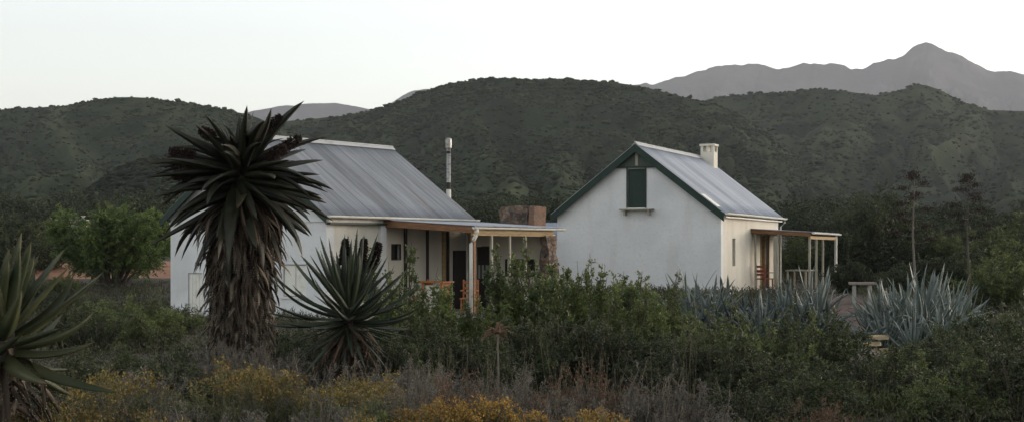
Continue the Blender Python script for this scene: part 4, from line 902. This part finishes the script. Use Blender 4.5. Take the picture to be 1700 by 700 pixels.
# background: (kind, px, d, scale, zscale, label)
BG = [
 ('olive',150,44,1.3,.34,'low flat olive scrub bush on the slope below the bright tree, left one'),('olive',205,42,1.3,.32,'low flat olive scrub bush on the slope below the bright tree, middle one'),('olive',250,43,1.2,.34,'low flat olive scrub bush on the slope beside the left cottage corner'),
 ('dark',110,42,1.5,.45,'low dark scrub bush on the slope below the beige outbuilding'),('olive',175,36,1.3,.45,'wide olive bush in the left middle distance'),('dark',240,34,1.25,.48,'wide dark bush left of the white cottage corner'),('olive',214,30.5,1.2,.68,'large leafy olive bush before the left cottage corner'),
 ('olive',280,31.5,.9,.7,'low olive bush at the foot of the white corner of the left cottage'),
 ('thicket_dark',20,60,1.15,1,'dark bush at the left edge below the hill'),('thicket',75,64,1.1,.9,'olive bush left of the beige outbuilding'),('thicket',100,50,.55,.7,'low olive bush under the left side of the bright tree'),
 ('thicket_dark',-30,48,1.0,.9,'dark bush cut by the left edge of the picture behind the aloe'),('thicket_dark',60,44,.55,.7,'small dark bush behind the tips of the left aloe'),
 ('olive',225,30,1.0,1,'rounded olive shrub before the dirt road'),('olive',185,27,1.0,.9,'olive shrub left of the tall aloe skirt'),('thicket',262,76,.9,.9,'distant olive bush beside the left cottage corner'),
 ('olive',255,26,.85,.9,'small olive shrub at the white corner of the left cottage'),('dark',125,26,1.0,.9,'dark shrub behind the left aloe leaves'),
 ('thicket_dark',1425,60,1.25,1.15,'tall dark bush right behind the right veranda'),('thicket_dark',1462,64,1.3,1.25,'tallest dark bush behind the stone table'),('thicket_dark',1502,68,1.15,1.1,'dark bush behind the left flower stalk'),
 ('thicket',1550,66,.95,.95,'olive bush between the two flower stalks, far back'),('thicket_dark',1592,72,1.0,.9,'dark bush behind the right flower stalk'),('thicket',1635,62,1.0,1,'olive bush right of the right flower stalk'),
 ('thicket_dark',1672,70,1.1,1.0,'dark bush on the skyline of the right thicket'),('thicket',1710,64,1.3,1,'olive bush cut by the right edge of the picture, far back'),
 ('thicket_dark',1640,48,.85,.9,'dark bush right of the agave clump'),('thicket',1690,45,.9,.85,'olive bush at the right edge, middle distance'),('thicket',1655,38,.75,.85,'olive bush in front of the dark one right of the agaves'),
 ('thicket',1318,62,.9,.95,'olive bush seen through the right veranda'),('thicket_dark',1350,66,.9,1,'dark bush seen between the veranda corner posts'),
 ('thicket_dark',1408,50,.6,.85,'low dark bush right beside the white veranda post'),('thicket_dark',1520,46,.62,.85,'low dark bush just behind the agave clump'),('thicket_dark',1580,46,.7,.8,'low dark bush behind the right part of the agave clump'),
 ('thicket_dark',1485,44,.5,.8,'small dark bush directly behind the stone table'),('thicket_dark',1725,52,1.0,.95,'dark bush cut by the right edge, middle distance'),
]
for k, p, d, s, z_, lb in BG: plant(k, px(p,d), d, s, lb, 'bush', 'bush', zs=z_)
# far treeline on the rising ground, too dense to count
def far_mass():
    me = [kinds['thicket'][i][0] for i in range(3)]+[kinds['thicket_dark'][i][0] for i in range(3)]
    rg = np.random.default_rng(77); parts = []
    V0 = []
    for m_ in me:
        a = np.empty(len(m_.vertices)*3, np.float32); m_.vertices.foreach_get('co', a); a = a.reshape(-1,4,3)
        V0.append(a[::5])
    for k in range(170):
        d = rg.uniform(85,175); p = rg.uniform(-250,1950); s = rg.uniform(.8,1.5)*(1+ (d-85)/120)
        a = V0[k%6].copy(); cen = a.mean(1, keepdims=True); a = cen+(a-cen)*2.0; th = rg.random()*6.28
        x = (a[...,0]*cos(th)-a[...,1]*sin(th))*s; y = (a[...,0]*sin(th)+a[...,1]*cos(th))*s; z = a[...,2]*s*.85
        X0 = px(p,d); v = np.stack([x+X0, y+d, z+h1(X0,d)],-1).reshape(-1,3)
        n = len(v)//4; parts.append((v, np.arange(4*n).reshape(-1,4), np.repeat(rg.random(n)*.8,4)))
    V, Q, T = join(parts); o = npmesh('scrubland', V, Q, M['under2'], tint=T)
    tag(o, 'dense far scrub covering the rising ground behind the cottages', 'scrub', kind='stuff')
M['under2'] = leafmat('far_scrub_leaf', [(.022,.034,.015),(.036,.050,.021),(.055,.068,.029),(.08,.085,.04)], .7, .1, (.06,(.028,.036,.018)))
far_mass()

MID = [
 # upright green shrubs in the middle
 ('spek',668,20.5,1.13,1.07,'green upright shrub right of the middle aloe'),('dark',700,19,.95,.95,'dark shrub at the foot of the upright green shrub beside the middle aloe'),('spek',640,23,0.88,0.89,'green shrub half hidden behind the middle aloe'),
 ('spek',745,22,0.88,0.70,'green shrub below the orange armchairs'),('spek',790,21,0.88,0.73,'green shrub below the white downpipe'),('olive',825,19.5,.85,.75,'olive shrub below the dark door'),
 ('spek',872,22.5,1.05,1.01,'green shrub below the dark veranda window'),('spek',905,21.5,1.17,1.10,'tall green shrub before the stone buttress'),('spek',948,23,1.03,0.99,'green spired shrub left below the right cottage gable'),
 ('spek',985,22,1.05,0.97,'second green spired shrub below the right cottage gable'),('spek',1012,23.5,1.01,0.94,'green shrub left of the spire shrub under the gable'),('spek',1045,21.5,1.01,1.01,'green shrub with a pointed spire under the gable shutter'),
 ('spek',1085,23,1.03,0.97,'green shrub under the right half of the white gable'),('olive',1110,21,1.0,.95,'olive shrub left of the dark agaves'),('olive',1145,20,.85,.85,'olive shrub in front of the dark agaves'),
 ('dark',1075,19,.9,.8,'dark shrub in front of the pale rocks'),('dark',960,19,1.0,.9,'dark shrub in the shade below the spired shrubs'),('dark',885,18.5,.95,.9,'dark shrub in front of the tall green buttress shrub'),('dark',1010,18.5,.9,.85,'dark shrub below the second spired shrub'),
 ('dark',760,18,.8,.85,'dark low shrub below the orange cabinet'),('dark',820,17.5,.8,.8,'dark low shrub in the middle of the picture'),
 # right foreground mass
 ('olive',1185,19,0.96,1.01,'olive shrub below the pointed dark agave'),('olive',1225,18.5,0.96,1.01,'olive shrub left of the leafy one below the veranda'),('olive',1262,18,0.99,1.04,'leafy olive shrub below the left end of the right veranda'),
 ('olive',1305,19,1.01,1.01,'olive shrub below the thick veranda post'),('dark',1345,18.5,1.01,1.01,'dark shrub left of the sandstone slabs'),('dark',1372,18,.80,.7,'dark shrub just left below the sandstone slabs'),
 ('olive',1500,21.5,.72,.72,'low olive shrub below the big agave clump'),('dark',1450,18.5,.50,.5,'low dark shrub below the sandstone slabs'),('dark',1560,22,.85,.8,'dark shrub right below the big agave clump'),
 ('olive',1600,23,1.0,.9,'olive shrub right of the big agave clump'),('olive',1650,22,1.0,.95,'olive shrub near the right edge below the thicket'),('dark',1690,20,1.1,1.0,'dark shrub at the right edge of the picture'),
 ('dark',1620,19,.9,.85,'dark shrub in the lower right, left of the edge shrub'),('dark',1570,18,.8,.8,'dark shrub in the lower right below the agaves'),('olive',1520,17,.75,.8,'olive shrub in the lower right, nearer the middle'),('dark',1475,16,.75,.8,'dark shrub at the bottom right of the slabs'),
 ('dark',1240,16,.82,.85,'dark shrub low in front of the leafy olive ones'),('dark',1180,16.5,.85,.85,'dark shrub low below the olive shrubs'),('dark',1300,15.5,.8,.85,'dark shrub low under the row of olive shrubs'),('dark',1130,17,.8,.8,'dark shrub low beside the russet bush'),
 ('olive',1415,15.5,.60,.7,'olive shrub low under the sandstone slabs'),('dark',1350,14.5,.70,.8,'dark shrub at the bottom edge right of the russet bush'),('olive',1560,14.5,.72,.8,'olive shrub at the bottom edge below the agaves'),('olive',1640,15,.85,.85,'olive shrub at the bottom right'),('dark',1700,14.5,.9,.9,'dark shrub in the bottom right corner'),
 ('dark',1225,13.5,.68,.8,'dark shrub at the bottom edge, right of the grey bushes'),
 # between the aloes
 ('grey',345,17.5,1.0,.9,'grey twiggy bush at the left foot of the tall aloe'),('grey',395,16.8,1.0,.9,'grey twiggy bush before the tall aloe trunk'),('grey',445,17.5,1.05,.95,'grey twiggy bush at the right foot of the tall aloe'),
 ('dark',490,20.5,.95,.85,'dark shrub between the tall aloe and the middle aloe'),('dark',530,18.5,.8,.85,'dark shrub left below the middle aloe'),('grey',500,16,1.0,.9,'grey bush between the two foreground aloes'),('grey',610,15.8,.95,.9,'grey bush at the foot of the middle aloe'),('dark',650,17.5,.82,.85,'dark shrub right below the middle aloe'),
 ('dark',300,19.5,.78,.8,'dark shrub below the white corner of the left cottage'),('olive',232,19,.85,.85,'olive shrub in the left middle below the road'),('dark',170,16.5,.85,.8,'dark shrub right of the left aloe'),('dark',275,16,.8,.8,'dark shrub left before the tall aloe'),
 ('dark',110,14.5,.8,.85,'dark shrub behind the left aloe stem'),('grey',235,15,1.0,.9,'grey twiggy bush in the left foreground'),('grey',690,16,.95,.85,'grey bush below the green upright shrub'),('dark',565,14.8,.62,.8,'dark low bush before the middle aloe stem'),
]
for k, p, d, s, z_, lb in MID: plant(k, px(p,d), d, s, lb, 'shrub', 'shrub', zs=z_)
FG = [
 ('yellow',190,12.2,1.0,'yellow flowering bush right of the left aloe'),('yellow',150,11.2,.8,'yellow green bush under the left aloe leaves'),('grey',235,11.5,.9,'grey brown bush in the left foreground, right of the yellow flowers'),('yellow',60,10.6,.85,'yellow green bush at the bottom left'),
 ('scrubgreen',20,11.5,.9,'small green bush below the left aloe'),('scrubgreen',110,10.4,.75,'small green bush at the bottom edge on the left'),('scrubgreen',290,12,.95,'small green bush below the tall aloe, left side'),('yellow',395,12.6,1.05,'yellow flowering bush below the tall aloe'),
 ('yellow',430,12,1.0,'tallest yellow green bush below the tall aloe'),('grey',340,11.2,.95,'grey bush at the bottom below the tall aloe'),('grey',470,12.6,1.0,'grey bush right of the yellow bushes below the tall aloe'),('grey',500,11.4,.95,'brown grey bush left below the middle aloe'),
 ('yellow',550,12.2,.85,'yellow green bush straight below the middle aloe'),('scrubgreen',590,11.5,.85,'small green bush at the bottom below the middle aloe'),('yellow',625,12.6,.85,'yellow green bush right below the middle aloe'),('grey',660,12,.9,'grey bush left of the orange flowers'),
 ('flowering',705,11.2,.70,'orange yellow flowering bush, left of the row at the bottom'),('flowering',750,11.5,.72,'orange yellow flowering bush, second in the row at the bottom'),('flowering',795,11.3,.78,'orange yellow flowering bush, third and highest in the row at the bottom'),('flowering',840,11.5,.70,'orange yellow flowering bush, last on the right of the row at the bottom'),
 ('grey',880,12.8,.9,'grey bush right of the orange flowers'),('red',965,12.6,1.0,'russet bush at the bottom right of the orange flowers'),('grey',1010,12.4,1.0,'grey bush behind the russet bush'),('grey',1060,12.8,1.0,'grey bush right of the russet bush'),('flowering',985,10.8,.78,'small orange flowering bush at the bottom edge'),
 ('grey',1110,12.4,.95,'last grey bush before the dark shrubs on the right'),('grey',925,11.2,.8,'grey bush at the bottom edge left of the russet bush'),('red',1350,12.2,.85,'russet bush at the bottom edge on the right'),('grey',730,14.5,.9,'grey bush behind the row of orange flowers'),('red',745,13.6,.85,'russet grey bush behind the left orange flowers'),
 ('grey',860,14.5,.85,'grey bush behind the right orange flowers'),('yellow',575,10.4,.75,'small yellow green bush at the bottom edge'),('yellow',270,10.5,.75,'small yellow green bush at the bottom edge on the left'),('yellow',450,10.5,.72,'small yellow green bush at the bottom edge below the tall aloe'),
 ('grey',800,13.8,.85,'grey bush behind the highest orange flowers'),('grey',180,13.8,.9,'grey bush behind the yellow flowering bush on the left'),('grey',530,13.4,.95,'grey bush before the middle aloe, left side'),('grey',1165,11.8,.8,'grey bush at the bottom edge under the dark shrubs'),
]
for k, p, d, s, lb in FG: plant(k, px(p,d), d, s, lb, 'bush', 'bush')

# young palm-like dry stalk in the middle, grass tufts
x, d = px(826,15.5), 15.5
o = tag(empty('dry_plant', (x,d,h1(x,d))), 'dry brown plant with drooping head on a thin stem, in front of the middle shrubs', 'plant')
MB().tube([(0,0,0),(.01,0,.45),(0,0,.86)], [.016,.013,.010], 6).build('stem', M['twig_grey'], o)
rg = np.random.default_rng(8); n = 26; az = rg.random(n)*6.28
V, Q, T = blades(9, n, .22, .02, np.tile(np.array([0,0,.86]),(n,1)), rg.uniform(-.2,1.2,n), rg.uniform(-1.8,-.8,n), az=az, seg=5); npmesh('head', V, Q, M['redleaf'], o, T)

def tuft_mass():
    rg = np.random.default_rng(12); parts = []
    # low scrub and grass over the near ground
    N = 4600; d = 8.5+54*rg.random(N)**1.15; p = rg.uniform(-150,1850,N); X0 = (p-850)/F*d; keep = np.ones(N, bool)
    for (lx,ly,a,W_,L_) in ((-.1283*DL,DL,ang,6.2,6.0),(.1446*DR,DR,ang2,5.73,8.04)):
        u = (X0-lx)*cos(a)+(d-ly)*sin(a); v = -(X0-lx)*sin(a)+(d-ly)*cos(a); keep &= ~((u > -W_-.4) & (u < 3.8) & (v > -.4) & (v < L_+1))
    keep &= ~((d > 54) & (X0 < -6)); path_p = np.interp(d, [24,28,32,36,41], [1440,1450,1425,1412,1408]); keep &= ~((np.abs(p-path_p) < 45*30/d) & (d > 26))
    X0, d = X0[keep], d[keep]; N = len(X0); Z0 = H(X0,d)
    nb = 46
    c = np.stack([X0,d,Z0],1)[:,None]+rg.normal(size=(N,nb,3))*(np.clip(d/25,1,2.4))[:,None,None]*np.array([.16,.16,.0])
    s = rg.uniform(.5,1.3,(N,1))
    z = rg.random((N,nb))*.26*s; c[...,2] += z
    dr = unit(rg.normal(size=(N,nb,3))*.6+np.array([0,0,.9]))
    c = c.reshape(-1,3); dr = dr.reshape(-1,3)
    tn = np.clip(np.repeat(rg.random(N),nb)*.7+rg.random(len(c))*.3,0,1)
    gsc = np.repeat(np.clip(d/22,1,2.6),nb); V, Q, T = leaves(c, dr, .07*gsc*rg.uniform(.5,1.4,len(c)), .014*gsc, rg, tn)
    o = npmesh('ground_cover', V, Q, M['under'], tint=T); tag(o, 'low dry scrub and herbs covering the ground', 'ground cover', kind='stuff')
    # straw grass
    N = 90; d = 9.5+9*rg.random(N); p = rg.uniform(-60,1250,N); X0 = (p-850)/F*d; Z0 = H(X0,d)
    P, Rr, hd = [], [], []
    for i in range(N):
        for k in range(rg.integers(3,9)):
            h_ = rg.uniform(.35,.92); a = rg.random()*6.28; ln = rg.uniform(.03,.20)
            b = np.array([X0[i]+rg.normal()*.06, d[i]+rg.normal()*.06, Z0[i]]); P.append([b, b+(cos(a)*ln*.3,sin(a)*ln*.3,h_*.55), b+(cos(a)*ln,sin(a)*ln,h_)]); Rr.append([.0022,.0018,.0012])
            hd.append(P[-1][2])
    V1 = tubes(np.array(P), np.array(Rr), 3); V1 = (V1[0], V1[1], rg.random(len(V1[0])))
    hd = np.array(hd); c = (hd[:,None]-np.array([0,0,1])*rg.random((len(hd),9,1))*.09+rg.normal(size=(len(hd),9,3))*.006).reshape(-1,3)
    V2 = leaves(c, unit(rg.normal(size=c.shape)*.35+np.array([0,0,1.])), .022, .005, rg)
    V, Q, T = join([V1, V2]); o = npmesh('grass', V, Q, M['straw'], tint=T); tag(o, 'thin straw coloured grass stalks among the foreground bushes', 'grass', kind='stuff')
tuft_mass()

# rocks
rk = [(1078,24,.26,'larger pale rock on the bank below the white gable'),(1096,24.6,.2,'pale rock right of the larger one on the bank'),(1060,25,.18,'small pale rock left of the larger one on the bank'),(1412,29,.30,'brown grey rock on the left side of the path'),(1438,27.5,.26,'brown grey rock beside the sandstone slabs'),(1400,26.6,.24,'brown grey rock at the foot of the path, left'),(1475,27.2,.2,'small rock right of the sandstone slabs'),(155,10.3,.12,'small pale stone at the bottom left'),(505,11,.09,'small pale stone at the bottom below the middle aloe')]
for i, (p, d, s, lb) in enumerate(rk):
    rg = np.random.default_rng(200+i); u = np.linspace(0,pi,9); v = np.linspace(0,2*pi,14)[:-1]
    V = np.array([[sin(a)*cos(b), sin(a)*sin(b), cos(a)] for a in u for b in v]); nzv = fbm(V[:,0]*2+i*5, V[:,1]*2+V[:,2]*3, 3, i); V = V*(.7+.7*nzv[:,None])*s*np.array([1.2,.9,.65]); V[:13] = V[:13].mean(0); V[-13:] = V[-13:].mean(0)
    idx = np.arange(len(V)).reshape(9,13); Q = np.stack([idx[:-1], idx[1:], np.roll(idx,-1,1)[1:], np.roll(idx,-1,1)[:-1]], -1).reshape(-1,4)
    x = px(p,d); o = npmesh('rock', V, Q, M['dry_rock']); o.location = (x, d, h1(x,d)+s*.25); tag(o, lb, 'rock', 'rocks on the bank' if d > 20 else None)
